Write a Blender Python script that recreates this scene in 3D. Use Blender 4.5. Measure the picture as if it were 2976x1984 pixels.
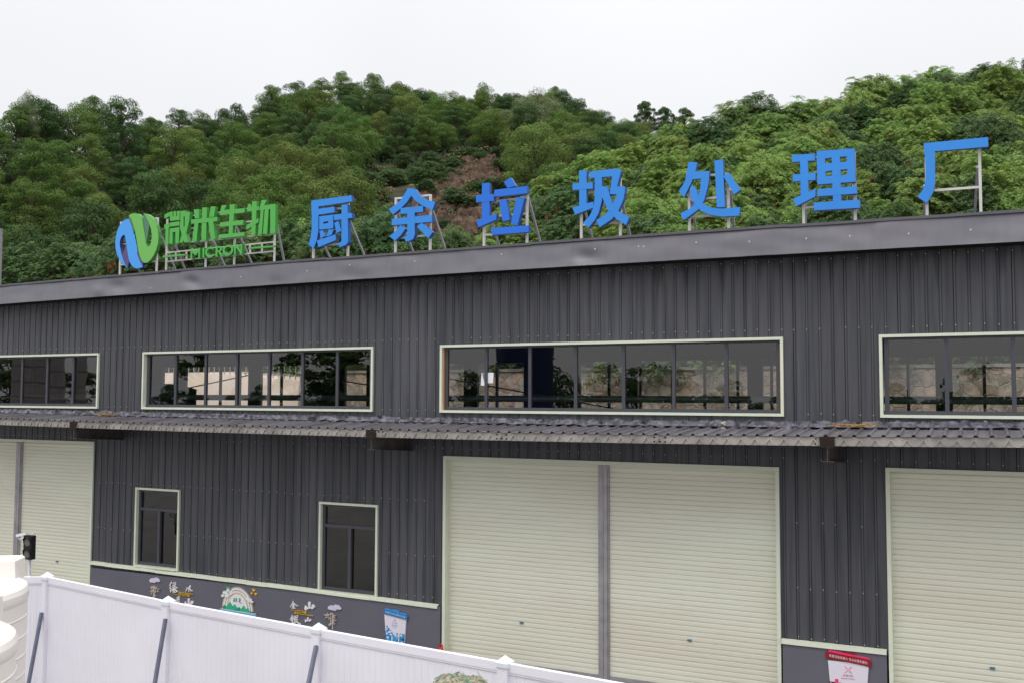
import bpy, bmesh, math, random
from mathutils import Vector, Matrix
from mathutils.geometry import tessellate_polygon
from mathutils import noise as mnoise
random.seed(7)
for o in list(bpy.data.objects): bpy.data.objects.remove(o)
SC = bpy.context.scene
COL = SC.collection
R = math.radians

# ---------------------------------------------------------------- camera (measured from the photograph's perspective)
F_PX, YAW, PITCH, ROLL = 2800.0, -0.45086, 0.0578965, 0.0035403
CAM = Vector((0, -16.2, 4.95))
def _axes():
    cy, sy, cp, sp = math.cos(YAW), math.sin(YAW), math.cos(PITCH), math.sin(PITCH)
    f = Vector((sy*cp, cy*cp, sp)); r = Vector((cy, -sy, 0)); u = r.cross(f)
    cr, sr = math.cos(ROLL), math.sin(ROLL)
    return cr*r + sr*u, -sr*r + cr*u, f
AR, AU, AF = _axes()
cd = bpy.data.cameras.new('camera'); cam = bpy.data.objects.new('camera', cd); COL.objects.link(cam)
cd.sensor_width = 36; cd.lens = F_PX/2976*36; cd.clip_start = 0.1; cd.clip_end = 2000
M4 = Matrix((AR, AU, -AF)).transposed().to_4x4(); M4.translation = CAM
cam.matrix_world = M4
SC.camera = cam
def at(px, py, Y=0.0):
    """the point of the vertical plane y=Y seen at photo position px,py"""
    d = AF + (px-1488)/F_PX*AR - (py-992)/F_PX*AU
    return CAM + d*((Y-CAM.y)/d.y)
def atz(px, py, Z):
    d = AF + (px-1488)/F_PX*AR - (py-992)/F_PX*AU
    return CAM + d*((Z-CAM.z)/d.z)
def dirn(px, py):
    d = AF + (px-1488)/F_PX*AR - (py-992)/F_PX*AU
    h = math.hypot(d.x, d.y)
    return Vector((d.x/h, d.y/h, 0)), d.z/h
def proj(p):
    d = Vector(p)-CAM; z = d.dot(AF)
    return 1488+F_PX*d.dot(AR)/z, 992-F_PX*d.dot(AU)/z

# ---------------------------------------------------------------- overcast sky, soft sun, exposure
SUN_EL, SUN_AZ = R(62), R(-160)
w = bpy.data.worlds.new('World'); SC.world = w; w.use_nodes = True
nt = w.node_tree; nt.nodes.clear()
wo = nt.nodes.new('ShaderNodeOutputWorld'); bg = nt.nodes.new('ShaderNodeBackground')
sky = nt.nodes.new('ShaderNodeTexSky'); sky.sky_type = 'NISHITA'; sky.sun_disc = False
sky.sun_elevation = SUN_EL; sky.sun_rotation = SUN_AZ; sky.air_density = 1.5; sky.dust_density = 4
tc = nt.nodes.new('ShaderNodeTexCoord'); sep = nt.nodes.new('ShaderNodeSeparateXYZ')
nt.links.new(tc.outputs['Generated'], sep.inputs[0])
ramp = nt.nodes.new('ShaderNodeValToRGB')          # overcast: the zenith is about twice as bright as the horizon
ramp.color_ramp.elements[0].position = 0.0; ramp.color_ramp.elements[0].color = (.325, .324, .334, 1)
ramp.color_ramp.elements[1].position = 1.0; ramp.color_ramp.elements[1].color = (1.22, 1.22, 1.22, 1)
_e = ramp.color_ramp.elements.new(.42); _e.color = (.43, .43, .44, 1)
nt.links.new(sep.outputs['Z'], ramp.inputs[0])
cn = nt.nodes.new('ShaderNodeTexNoise'); cn.inputs['Scale'].default_value = 2.2; cn.inputs['Detail'].default_value = 3
nt.links.new(tc.outputs['Generated'], cn.inputs['Vector'])
mr = nt.nodes.new('ShaderNodeMapRange'); mr.inputs['To Min'].default_value = 18.5; mr.inputs['To Max'].default_value = 23.0
nt.links.new(cn.outputs['Fac'], mr.inputs[0])
vm = nt.nodes.new('ShaderNodeVectorMath'); vm.operation = 'SCALE'
nt.links.new(ramp.outputs[0], vm.inputs[0]); nt.links.new(mr.outputs[0], vm.inputs['Scale'])
mx = nt.nodes.new('ShaderNodeMixRGB'); mx.inputs[0].default_value = 0.92
nt.links.new(sky.outputs[0], mx.inputs[1]); nt.links.new(vm.outputs[0], mx.inputs[2])
nt.links.new(mx.outputs[0], bg.inputs[0]); bg.inputs[1].default_value = 0.1
nt.links.new(bg.outputs[0], wo.inputs[0])
sl = bpy.data.lights.new('sun', 'SUN'); sl.energy = 0.6; sl.angle = R(30); sl.color = (1, .97, .93)
so = bpy.data.objects.new('sun', sl); COL.objects.link(so)
sd = Vector((math.sin(SUN_AZ)*math.cos(SUN_EL), math.cos(SUN_AZ)*math.cos(SUN_EL), math.sin(SUN_EL)))
so.rotation_euler = sd.to_track_quat('Z', 'Y').to_euler(); so.location = (0, -20, 60)
SC.view_settings.view_transform = 'Standard'; SC.view_settings.look = 'None'
SC.view_settings.exposure = 0.22; SC.view_settings.gamma = 1.0
SC.cycles.max_bounces = 8; SC.cycles.transparent_max_bounces = 16

# ---------------------------------------------------------------- helpers
def lin(c):
    return tuple(((v/255)/12.92 if v/255 <= .04045 else ((v/255+.055)/1.055)**2.4) for v in c)
MATS = {}
def mat(name, rgb, rough=.6, spec=.4, var=.0, scale=4.0, metal=0.0, stretch=(1, 1, 1), bump=0.0, bscale=60, rand=0.0, tint=None, trans=0.0):
    """procedural paint: rgb is the albedo written as sRGB 0-255"""
    if name in MATS: return MATS[name]
    m = bpy.data.materials.new(name); m.use_nodes = True; MATS[name] = m
    n = m.node_tree; b = n.nodes['Principled BSDF']
    c = lin(rgb); b.inputs['Base Color'].default_value = (*c, 1)
    b.inputs['Roughness'].default_value = rough; b.inputs['Specular IOR Level'].default_value = spec; b.inputs['Metallic'].default_value = metal
    src = None
    if var or tint:
        t = n.nodes.new('ShaderNodeTexCoord'); mp = n.nodes.new('ShaderNodeMapping'); mp.inputs['Scale'].default_value = stretch
        nz = n.nodes.new('ShaderNodeTexNoise'); nz.inputs['Scale'].default_value = scale; nz.inputs['Detail'].default_value = 6
        n.links.new(t.outputs['Object'], mp.inputs[0]); n.links.new(mp.outputs[0], nz.inputs['Vector'])
        rp = n.nodes.new('ShaderNodeValToRGB'); rp.color_ramp.elements[0].position = .3; rp.color_ramp.elements[1].position = .7
        k = tint and lin(tint)
        lo = tuple(v*(1-var) for v in (k or c)); hi = tuple(min(1, v*(1+var)) for v in c)
        rp.color_ramp.elements[0].color = (*lo, 1); rp.color_ramp.elements[1].color = (*hi, 1)
        n.links.new(nz.outputs['Fac'], rp.inputs[0]); src = rp.outputs[0]
    if rand:
        oi = n.nodes.new('ShaderNodeObjectInfo'); hs = n.nodes.new('ShaderNodeHueSaturation')
        m1 = n.nodes.new('ShaderNodeMapRange'); m1.inputs['To Min'].default_value = 1-rand; m1.inputs['To Max'].default_value = 1+rand
        n.links.new(oi.outputs['Random'], m1.inputs[0]); n.links.new(m1.outputs[0], hs.inputs['Value'])
        ml = n.nodes.new('ShaderNodeMath'); ml.operation = 'MULTIPLY'; ml.inputs[1].default_value = 7.31
        fr = n.nodes.new('ShaderNodeMath'); fr.operation = 'FRACT'
        n.links.new(oi.outputs['Random'], ml.inputs[0]); n.links.new(ml.outputs[0], fr.inputs[0])
        m2 = n.nodes.new('ShaderNodeMapRange'); m2.inputs['To Min'].default_value = .5-.014; m2.inputs['To Max'].default_value = .5+.012
        n.links.new(fr.outputs[0], m2.inputs[0]); n.links.new(m2.outputs[0], hs.inputs['Hue'])
        if src: n.links.new(src, hs.inputs['Color'])
        else: hs.inputs['Color'].default_value = (*c, 1)
        src = hs.outputs[0]
    if src: n.links.new(src, b.inputs['Base Color'])
    if bump:
        t2 = n.nodes.new('ShaderNodeTexCoord'); nb = n.nodes.new('ShaderNodeTexNoise'); nb.inputs['Scale'].default_value = bscale; nb.inputs['Detail'].default_value = 4
        n.links.new(t2.outputs['Object'], nb.inputs['Vector'])
        bp = n.nodes.new('ShaderNodeBump'); bp.inputs['Strength'].default_value = bump; bp.inputs['Distance'].default_value = .02
        n.links.new(nb.outputs['Fac'], bp.inputs['Height']); n.links.new(bp.outputs[0], b.inputs['Normal'])
    if trans:
        tr = n.nodes.new('ShaderNodeBsdfTranslucent'); ms = n.nodes.new('ShaderNodeMixShader'); ms.inputs[0].default_value = trans
        if src: n.links.new(src, tr.inputs[0])
        else: tr.inputs[0].default_value = (*c, 1)
        n.links.new(b.outputs[0], ms.inputs[1]); n.links.new(tr.outputs[0], ms.inputs[2]); n.links.new(ms.outputs[0], n.nodes['Material Output'].inputs[0])
    return m

class MB:
    """collects shapes and links them as ONE mesh object"""
    def __init__(s): s.v = []; s.f = []; s.mi = []; s.sm = False; s.cur = 0
    def add(s, vs, fs):
        k = len(s.v); s.v += [tuple(x) for x in vs]; s.f += [tuple(i+k for i in f) for f in fs]; s.mi += [s.cur]*len(fs); return s
    def box(s, x0, x1, y0, y1, z0, z1):
        return s.add([(x0,y0,z0),(x1,y0,z0),(x1,y1,z0),(x0,y1,z0),(x0,y0,z1),(x1,y0,z1),(x1,y1,z1),(x0,y1,z1)],
                     [(0,3,2,1),(4,5,6,7),(0,1,5,4),(1,2,6,5),(2,3,7,6),(3,0,4,7)])
    def bar(s, a, b, wd, dp=None, side=None):
        a, b = Vector(a), Vector(b); d = (b-a).normalized()
        sx = Vector(side) if side else d.cross(Vector((0,1,0)) if abs(d.y) < .9 else Vector((1,0,0))).normalized()
        sy = d.cross(sx).normalized(); h, q = wd/2, (dp or wd)/2
        vs = [p+sx*i*h+sy*j*q for p in (a, b) for i, j in ((-1,-1),(1,-1),(1,1),(-1,1))]
        return s.add(vs, [(0,1,2,3),(7,6,5,4),(0,4,5,1),(1,5,6,2),(2,6,7,3),(3,7,4,0)])
    def tube(s, pts, r, n=8, caps=True):
        pts = [Vector(p) for p in pts]; rs = r if isinstance(r, (list, tuple)) else [r]*len(pts); vs = []; fs = []
        for i, p in enumerate(pts):
            d = (pts[min(i+1,len(pts)-1)]-pts[max(i-1,0)]).normalized()
            ax = d.cross(Vector((0,0,1)) if abs(d.z) < .95 else Vector((1,0,0))).normalized(); ay = d.cross(ax)
            vs += [p+(ax*math.cos(2*math.pi*k/n)+ay*math.sin(2*math.pi*k/n))*rs[i] for k in range(n)]
        for i in range(len(pts)-1):
            for k in range(n):
                fs.append((i*n+k, i*n+(k+1)%n, (i+1)*n+(k+1)%n, (i+1)*n+k))
        if caps: fs += [tuple(range(n))[::-1], tuple(range((len(pts)-1)*n, len(pts)*n))]
        return s.add(vs, fs)
    def lathe(s, c, prof, n=48):
        vs = []; fs = []
        for r, z in prof: vs += [(c[0]+r*math.cos(2*math.pi*k/n), c[1]+r*math.sin(2*math.pi*k/n), c[2]+z) for k in range(n)]
        for i in range(len(prof)-1):
            for k in range(n): fs.append((i*n+k, i*n+(k+1)%n, (i+1)*n+(k+1)%n, (i+1)*n+k))
        fs += [tuple(range((len(prof)-1)*n, len(prof)*n))]
        return s.add(vs, fs)
    def slab(s, front, depth, holes=()):
        """polygon in a plane y=const (list of Vectors), thickened backwards"""
        loops = [list(front)]+[list(h) for h in holes]
        tris = tessellate_polygon(loops); flat = [p for l in loops for p in l]; n = len(flat)
        back = [p+Vector((0, depth, 0)) for p in flat]
        fs = []
        for a, b, c in tris:
            nn = (flat[b]-flat[a]).cross(flat[c]-flat[a])
            t = (a, b, c) if nn.y < 0 else (a, c, b)
            fs.append(t); fs.append(tuple(i+n for i in t[::-1]))
        k = 0
        for li, l in enumerate(loops):
            area = sum(l[i].x*l[(i+1)%len(l)].z-l[(i+1)%len(l)].x*l[i].z for i in range(len(l)))
            ccw = area > 0
            if li: ccw = not ccw
            for i in range(len(l)):
                i2 = (i+1) % len(l)
                q = (k+i, k+i+n, k+i2+n, k+i2)
                fs.append(q if ccw else q[::-1])
            k += len(l)
        return s.add(flat+back, fs)
    def build(s, name, m, parent=None, smooth=None):
        me = bpy.data.meshes.new(name); me.from_pydata(s.v, [], s.f)
        for x in (m if isinstance(m, (list, tuple)) else [m]): me.materials.append(x)
        if any(s.mi): me.polygons.foreach_set('material_index', s.mi)
        if smooth:
            me.polygons.foreach_set('use_smooth', [True]*len(me.polygons))
            if smooth is not True: me.set_sharp_from_angle(angle=R(smooth))
        me.update()
        o = bpy.data.objects.new(name, me); COL.objects.link(o)
        if parent:
            o.parent = parent
            o.matrix_parent_inverse = Matrix.Translation(-parent_world(parent))
        return o
def parent_world(p):
    t = Vector((0,0,0))
    while p: t += p.location; p = p.parent if not p.parent or p.type == 'EMPTY' else None
    return t
def tag(o, label=None, cat=None, group=None, kind=None):
    if label: o['label'] = label
    if cat: o['category'] = cat
    if group: o['group'] = group
    if kind: o['kind'] = kind
    return o
def thing(name, label, cat, loc=(0,0,0), group=None):
    o = bpy.data.objects.new(name, None); COL.objects.link(o); o.location = loc; o.empty_display_size = .2
    return tag(o, label, cat, group)
def dup(root, loc, rz=0, sc=(1,1,1)):
    r = root.copy(); COL.objects.link(r); r.location = loc; r.rotation_euler = (0,0,rz); r.scale = sc
    for ch in root.children:
        c = ch.copy(); COL.objects.link(c); c.parent = r
    return r
class Zm:
    """a measured close-up: origin and scale in photo pixels, plane y=Y"""
    def __init__(s, ox, oy, k, Y): s.o = (ox, oy); s.k = k; s.Y = Y
    def __call__(s, p, dy=0.0): return at(s.o[0]+p[0]*s.k, s.o[1]+p[1]*s.k, s.Y+dy)
    def poly(s, pts, dy=0.0): return [s(p, dy) for p in pts]
    def stroke(s, pts, wd, dy=0.0):
        """a thick polyline as polygons"""
        out = []
        L, Rr = [], []
        for i, p in enumerate(pts):
            a = Vector(pts[max(i-1,0)]); b = Vector(pts[min(i+1,len(pts)-1)]); d = (b-a).normalized(); nrm = Vector((-d.y, d.x))
            h = wd/2*(.75 if i == len(pts)-1 and len(pts) > 2 else 1)
            e = d*wd*.25*(-1 if i == 0 else 1 if i == len(pts)-1 else 0)
            q = Vector(p)+e; L.append(q+nrm*h); Rr.append(q-nrm*h)
        return [s(p, dy) for p in L+Rr[::-1]]
    def ell(s, c, rx, ry, n=20, dy=0.0, a0=0, a1=360, shear=0.0):
        full = a1-a0 >= 360
        return [s((c[0]+rx*math.cos(R(a0+(a1-a0)*i/(n if full else n-1))), c[1]-ry*math.sin(R(a0+(a1-a0)*i/(n if full else n-1)))+shear*rx*math.cos(R(a0+(a1-a0)*i/(n if full else n-1)))), dy) for i in range(n)]
    def leaf(s, a, b, wd, dy=0.0):
        a, b = Vector(a), Vector(b); d = (b-a).normalized(); nr = Vector((-d.y, d.x))*wd/2; m = a+(b-a)*.45
        return [s(p, dy) for p in (a, m-nr, b, m+nr)]
_txt = {}
def text_faces(body):
    if body not in _txt:
        cu = bpy.data.curves.new('lettering', 'FONT'); cu.body = body; cu.resolution_u = 2
        o = bpy.data.objects.new('lettering', cu); COL.objects.link(o)
        dg = bpy.context.evaluated_depsgraph_get(); dg.update()
        me = bpy.data.meshes.new_from_object(o.evaluated_get(dg))
        _txt[body] = ([tuple(v.co) for v in me.vertices], [tuple(p.vertices) for p in me.polygons])
        bpy.data.objects.remove(o); bpy.data.curves.remove(cu); bpy.data.meshes.remove(me)
    return _txt[body]
def put_text(mb, z, body, a, b, h, dy):
    """flat lettering from a to b (close-up coordinates, on its middle line), h tall"""
    vs, fs = text_faces(body)
    x0, x1 = min(v[0] for v in vs), max(v[0] for v in vs); y0, y1 = min(v[1] for v in vs), max(v[1] for v in vs)
    out = []
    for v in vs:
        u, t = (v[0]-x0)/(x1-x0), (v[1]-y0)/(y1-y0)-.5
        out.append(z((a[0]+(b[0]-a[0])*u, a[1]+(b[1]-a[1])*u-t*h), dy))
    mb.add(out, fs)

# ---------------------------------------------------------------- materials
def wall_mat(name, rgb, rough=.42, streak=.55, sheet=0):
    """dark coated steel sheet: faint vertical rain streaks and dust"""
    m = bpy.data.materials.new(name); m.use_nodes = True; n = m.node_tree; b = n.nodes['Principled BSDF']
    b.inputs['Roughness'].default_value = rough; b.inputs['Specular IOR Level'].default_value = .45
    t = n.nodes.new('ShaderNodeTexCoord'); c = lin(rgb)
    def nz(scale, st, det=5):
        mp = n.nodes.new('ShaderNodeMapping'); mp.inputs['Scale'].default_value = st; q = n.nodes.new('ShaderNodeTexNoise'); q.inputs['Scale'].default_value = scale; q.inputs['Detail'].default_value = det
        n.links.new(t.outputs['Object'], mp.inputs[0]); n.links.new(mp.outputs[0], q.inputs['Vector']); return q.outputs['Fac']
    def rng(src, a, b_, lo, hi):
        q = n.nodes.new('ShaderNodeMapRange'); q.inputs['From Min'].default_value = a; q.inputs['From Max'].default_value = b_; q.inputs['To Min'].default_value = lo; q.inputs['To Max'].default_value = hi
        n.links.new(src, q.inputs[0]); return q.outputs[0]
    def mixc(f, a, col):
        q = n.nodes.new('ShaderNodeMixRGB'); n.links.new(f, q.inputs[0])
        if isinstance(a, tuple): q.inputs[1].default_value = a
        else: n.links.new(a, q.inputs[1])
        q.inputs[2].default_value = col; return q.outputs[0]
    s1 = rng(nz(9, (1, 1, .05)), .46, .64, 0, streak)
    s2 = rng(nz(1.1, (1, 1, .35)), .4, .7, 0, .5)
    s3 = rng(nz(26, (1, 1, .03), 2), .62, .75, 0, .45)
    x = mixc(s2, (*c, 1), (c[0]*1.15, c[1]*1.12, c[2]*1.05, 1))
    x = mixc(s1, x, (c[0]*.5, c[1]*.53, c[2]*.6, 1))
    s3 = rng(nz(26, (1, 1, .03), 2), .62, .75, 0, .45 if sheet else .06); x = mixc(s3, x, (c[0]*1.8, c[1]*1.8, c[2]*1.8, 1))
    if sheet:      # black drip stains that start under the eaves
        L = rng(nz(4.5, (1, 0, 0), 4), .48, .72, 0, .9); sz = n.nodes.new('ShaderNodeSeparateXYZ'); n.links.new(t.outputs['Object'], sz.inputs[0])
        ad = n.nodes.new('ShaderNodeMath'); n.links.new(sz.outputs[2], ad.inputs[0]); n.links.new(L, ad.inputs[1])
        x = mixc(rng(ad.outputs[0], 7.22, 7.5, 0, .75), x, (c[0]*.35, c[1]*.37, c[2]*.4, 1))
    if sheet:      # neighbouring sheets differ a little in tone
        sx = n.nodes.new('ShaderNodeSeparateXYZ'); n.links.new(t.outputs['Object'], sx.inputs[0])
        dv = n.nodes.new('ShaderNodeMath'); dv.operation = 'DIVIDE'; dv.inputs[1].default_value = sheet; n.links.new(sx.outputs[0], dv.inputs[0])
        fl_ = n.nodes.new('ShaderNodeMath'); fl_.operation = 'FLOOR'; n.links.new(dv.outputs[0], fl_.inputs[0])
        wn_ = n.nodes.new('ShaderNodeTexWhiteNoise'); wn_.noise_dimensions = '1D'; n.links.new(fl_.outputs[0], wn_.inputs['W'])
        hv = n.nodes.new('ShaderNodeHueSaturation'); n.links.new(rng(wn_.outputs[0], 0, 1, .88, 1.12), hv.inputs['Value']); n.links.new(x, hv.inputs['Color']); x = hv.outputs[0]
    n.links.new(x, b.inputs['Base Color'])
    n.links.new(rng(nz(3, (1, 1, .4)), .3, .7, rough-.08, rough+.14), b.inputs['Roughness'])
    return m
M_wall = wall_mat('dark_steel_sheet', (81, 82, 88), streak=.72, sheet=.8)
M_fascia = wall_mat('fascia_steel', (103, 102, 110), .36, streak=.14)
M_screw = mat('screw_head', (196, 188, 168), .45)
M_plinth = mat('plinth_paint', (103, 102, 112), .7, .3, .06, 1.2)
M_green = mat('pale_green_trim', (220, 226, 206), .5, .4, .04, 3)
M_shut = mat('shutter_slats', (230, 233, 216), .5, .4, .03, .5, stretch=(.4, 1, 1.6), tint=(222, 217, 200))
M_alu = mat('dark_aluminium', (72, 73, 82), .4, .5)
M_galv = mat('galvanised_steel', (165, 163, 166), .45, .5, .16, 6, metal=.35)
M_chan = mat('weathered_channel', (160, 155, 149), .55, .4, .3, 2.6, metal=.2)
M_rust = mat('rusty_steel', (48, 38, 33), .85, .2, .4, 14)
M_ibeam = mat('dark_beam', (84, 78, 76), .6, .3, .3, 8)
M_canopy = mat('canopy_sheet', (106, 103, 109), .5, .4, .35, 1.6, stretch=(3, .4, 1))
M_memb = mat('crumpled_membrane', (112, 111, 122), .5, .5, .3, 6, tint=(52, 51, 57))
M_orange = mat('orange_foam', (196, 120, 50), .8)
M_white = mat('white_frame_paint', (205, 202, 198), .5, .4, .1, 10)
M_dark = mat('dark_interior', (46, 48, 50), .9, .1)
M_inner = mat('interior_sheet', (70, 74, 74), .8, .2)
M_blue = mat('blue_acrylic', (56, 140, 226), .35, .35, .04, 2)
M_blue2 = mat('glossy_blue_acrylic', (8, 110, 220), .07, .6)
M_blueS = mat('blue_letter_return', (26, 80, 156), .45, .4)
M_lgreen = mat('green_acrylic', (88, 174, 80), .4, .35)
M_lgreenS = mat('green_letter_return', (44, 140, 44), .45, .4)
M_vinyl = mat('white_vinyl', (236, 234, 243), .4, .4, .02, .9, tint=(231, 228, 237))
M_pe = mat('white_polyethylene', (230, 224, 219), .4, .35, .03, 2)
def glass(name, tint, refl):
    m = bpy.data.materials.new(name); m.use_nodes = True; n = m.node_tree; n.nodes.clear()
    o = n.nodes.new('ShaderNodeOutputMaterial'); t = n.nodes.new('ShaderNodeBsdfTransparent'); g = n.nodes.new('ShaderNodeBsdfGlossy'); mxs = n.nodes.new('ShaderNodeMixShader')
    t.inputs[0].default_value = (*tint, 1); g.inputs['Roughness'].default_value = .0; g.inputs[0].default_value = (1, 1, 1, 1)
    fr = n.nodes.new('ShaderNodeFresnel'); fr.inputs['IOR'].default_value = refl
    nz = n.nodes.new('ShaderNodeTexNoise'); nz.inputs['Scale'].default_value = .9; bp = n.nodes.new('ShaderNodeBump'); bp.inputs['Strength'].default_value = .03; bp.inputs['Distance'].default_value = .05
    tcn = n.nodes.new('ShaderNodeTexCoord'); n.links.new(tcn.outputs['Object'], nz.inputs['Vector']); n.links.new(nz.outputs['Fac'], bp.inputs['Height']); n.links.new(bp.outputs[0], g.inputs['Normal'])
    n.links.new(fr.outputs[0], mxs.inputs[0]); n.links.new(t.outputs[0], mxs.inputs[1]); n.links.new(g.outputs[0], mxs.inputs[2]); n.links.new(mxs.outputs[0], o.inputs[0])
    return m
M_glass = glass('tinted_glass', (.86, .86, .84), 1.95)
M_glass2 = glass('dark_tinted_glass', (.3, .3, .3), 1.9)

# ---------------------------------------------------------------- ground
g = MB(); g.add([(-400,-300,0),(400,-300,0),(400,500,0),(-400,500,0)], [(0,1,2,3)])
tag(g.build('ground', mat('concrete_yard', (120, 118, 116), .85, .2, .2, .8, bump=.2)), kind='structure')

# ---------------------------------------------------------------- the factory building
BL = thing('factory_building', 'long dark grey sheet-metal factory shed with pale green shutters and strip windows', 'building', (-9, 0, 0))
XL, XR = -30.0, 9.0
WIN = [(-25.0, -18.675), (-17.175, -10.965), (-9.325, -2.925), (-1.355, 5.05)]
WZ0, WZ1 = 4.705, 5.91
DOOR = [(-25.1, -18.71, 3.885), (-9.28, -2.97, 3.83), (-1.34, 5.1, 3.88)]
SW = [(at(398,1412).x, at(526,1420).x, 1.10, at(526,1422).z), (at(931,1456).x, at(1101,1464).x, .99, at(1101,1466).z)]
openings = [(a, b, WZ0, WZ1) for a, b in WIN]+[(a, b, 0, z) for a, b, z in DOOR]+[(a, b, z0, z1) for a, b, z0, z1 in SW]
def fz(x):          # the eaves line bows by a few centimetres
    t = (x+8)/14.0
    return -.09*t*t if x < -8 else -.10*t*t
def sill_z(x): return 1.03-.012*(x+14) if x < -8 else 1.045
wall = MB()
xs = []
x = XL; k = 0
while x < XR:
    s = .0; deep = .009 if (k % 4) else .034
    xs += [(x, 0), (x+.076, 0), (x+.079, deep), (x+.085, deep), (x+.089, -.010), (x+.113, -.010), (x+.116, .008), (x+.121, .008), (x+.124, 0)]
    x += .2; k += 1
for a, b, z0, z1 in openings:
    for e in (a, b):
        xs.append((e, None))
xs.sort(key=lambda p: p[0])
for i, (a, y) in enumerate(xs):
    if y is None: xs[i] = (a, xs[i-1][1])
ZT = 7.33
for (xa, ya), (xb, yb) in zip(xs[:-1], xs[1:]):
    if xb-xa < 1e-5: continue
    m = (xa+xb)/2; iv = [(.98, ZT)]
    for a, b, z0, z1 in openings:
        if a < m < b:
            nv = []
            for p, q in iv:
                if z1 <= p or z0 >= q: nv.append((p, q))
                else:
                    if z0 > p: nv.append((p, z0))
                    if z1 < q: nv.append((z1, q))
            iv = nv
    for p, q in iv:
        wall.add([(xa,ya,p),(xb,yb,p),(xb,yb,q),(xa,ya,q)], [(0,1,2,3)])
wall.cur = 1
def screw(mb, x, y, z, r=.0075):
    mb.add([(x-r,y-.008,z-r),(x+r,y-.008,z-r),(x+r,y-.008,z+r),(x-r,y-.008,z+r),(x-r,y,z-r),(x+r,y,z-r),(x+r,y,z+r),(x-r,y,z+r)], [(0,1,2,3),(4,5,1,0),(1,5,6,2),(2,6,7,3),(7,4,0,3)])
def inside(x, z): return any(a-.08 < x < b+.08 and z0-.05 < z < z1+.06 for a, b, z0, z1 in openings)
nx = int((XR-XL)/.2)
for k in range(nx):
    x = XL+k*.2+.1
    for z in (7.22+fz(x), 6.08, 4.70, 3.98, 2.95, 1.9, 1.12):
        if not inside(x, z) and random.random() < .85: screw(wall, x+random.uniform(-.006,.006), -.012, z+random.uniform(-.012,.012))
wall.build('wall', [M_wall, M_screw], BL)
# structural shell: inner lining, end walls, rear wall with its own windows, roof, floor
for a in (XL, XR-.1):
    sh = MB(); sh.box(a, a+.1, .06, 9.5, 0, 7.6); sh.build('end_wall', M_wall, BL)
rear_open = [(at(222,1100,9.6).x, at(246,1100,9.6).x), (at(484,1100,9.6).x-.1, at(510,1100,9.6).x), (at(545,1100,9.6).x, at(727,1100,9.6).x), (at(763,1100,9.6).x, at(881,1100,9.6).x),
             (at(1007,1100,9.6).x, at(1070,1100,9.6).x), (at(1240,1100,9.6).x, at(1352,1100,9.6).x), (at(1392,1100,9.6).x, at(1526,1100,9.6).x),
             (at(1689,1100,9.6).x, at(1813,1100,9.6).x), (at(1855,1100,9.6).x, at(2174,1100,9.6).x), (at(2218,1100,9.6).x, at(2380,1100,9.6).x),
             (at(2560,1100,9.6).x, at(2719,1100,9.6).x), (at(2768,1100,9.6).x, at(3090,1100,9.6).x)]
rw = MB(); RZ0, RZ1 = 4.52, 5.98
prev = XL+.1
for a, b in rear_open:
    rw.box(prev, a, 9.5, 9.62, 0, 7.5); rw.box(a, b, 9.5, 9.62, 0, RZ0); rw.box(a, b, 9.5, 9.62, RZ1, 7.5); prev = b
rw.box(prev, XR-.1, 9.5, 9.62, 0, 7.5)
rw.build('rear_wall', M_inner, BL)
for px in (765*.3189+400, 940*.3189+400, 1320*.3189+400, 1150+930*.3189, 1150+1950*.3189, 1750+355*.3189, 1750+645*.3189, 1750+940*.3189, 1750+1240*.3189, 1750+1548*.3189, 2226+1297*.3189, 2226+1990*.3189):
    x = at(px, 1100, 9.5).x; rm = MB(); rm.box(x-.035, x+.035, 9.42, 9.499, RZ0, RZ1); rm.build('rear_mullion', M_alu, BL)
rf = MB(); rf.add([(XL,.02,7.66),(XR,.02,7.66),(XR,9.8,7.66),(XL,9.8,7.66),(XL,.02,7.72),(XR,.02,7.72),(XR,9.8,7.9),(XL,9.8,7.9)], [(3,2,1,0),(4,5,6,7),(0,1,5,4),(1,2,6,5),(2,3,7,6),(3,0,4,7)])
rf.build('roof', mat('roof_sheet', (90, 90, 96), .5), BL)
fl = MB(); fl.box(XL+.1, XR-.1, .3, 9.5, .004, .05); fl.build('floor', M_dark, BL)
for x in (-26, -18, -10.05, -2.1, 5.9):
    c = MB(); c.box(x-.15, x+.15, .35, .6, .05, 7.6); c.build('column', M_inner, BL)
    c = MB(); c.bar((x, .6, 7.2), (x, 9.45, 7.2), .22, .4); c.build('rafter', M_inner, BL)
pz = at(1900, 1159, .7).z
p = MB(); p.tube([(XL+.1, .75, pz), (XR-.1, .75, pz)], .062, 16); p.build('pipe', mat('dark_teal_pipe', (78, 96, 98), .3), BL, smooth=True)
for a, b in (((-20.5, 1.2, 4.6), (-14.2, 1.2, 5.6)), ((-15.6, 1.2, 5.7), (-9.5, 1.2, 4.9)), ((-10.1, 1.5, 5.35), (-6.4, 1.5, 4.75))):
    p = MB(); p.tube([a, b], .015, 6); p.build('tie_rod', M_inner, BL)
x0 = at(440, 1100, 4).x
t = thing('blue_container', 'blue steel box inside, behind the left end of the second strip window', 'container', (x0, 4, .05))
m = MB(); m.box(x0-1.1, x0+.55, 3.6, 5.2, .05, 5.14); m.build('body', mat('container_blue', (40, 84, 138), .5), t)
m = MB(); m.add([(x0-1.15,3.55,5.141),(x0+.6,3.55,5.141),(x0+.6,5.25,5.141),(x0-1.15,5.25,5.141),(x0-1.15,4.4,5.36),(x0+.6,4.4,5.30)], [(0,1,5,4),(2,3,4,5),(1,2,5),(3,0,4),(0,3,2,1)]); m.build('lid', mat('container_lid', (64, 110, 160), .5), t)

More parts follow.
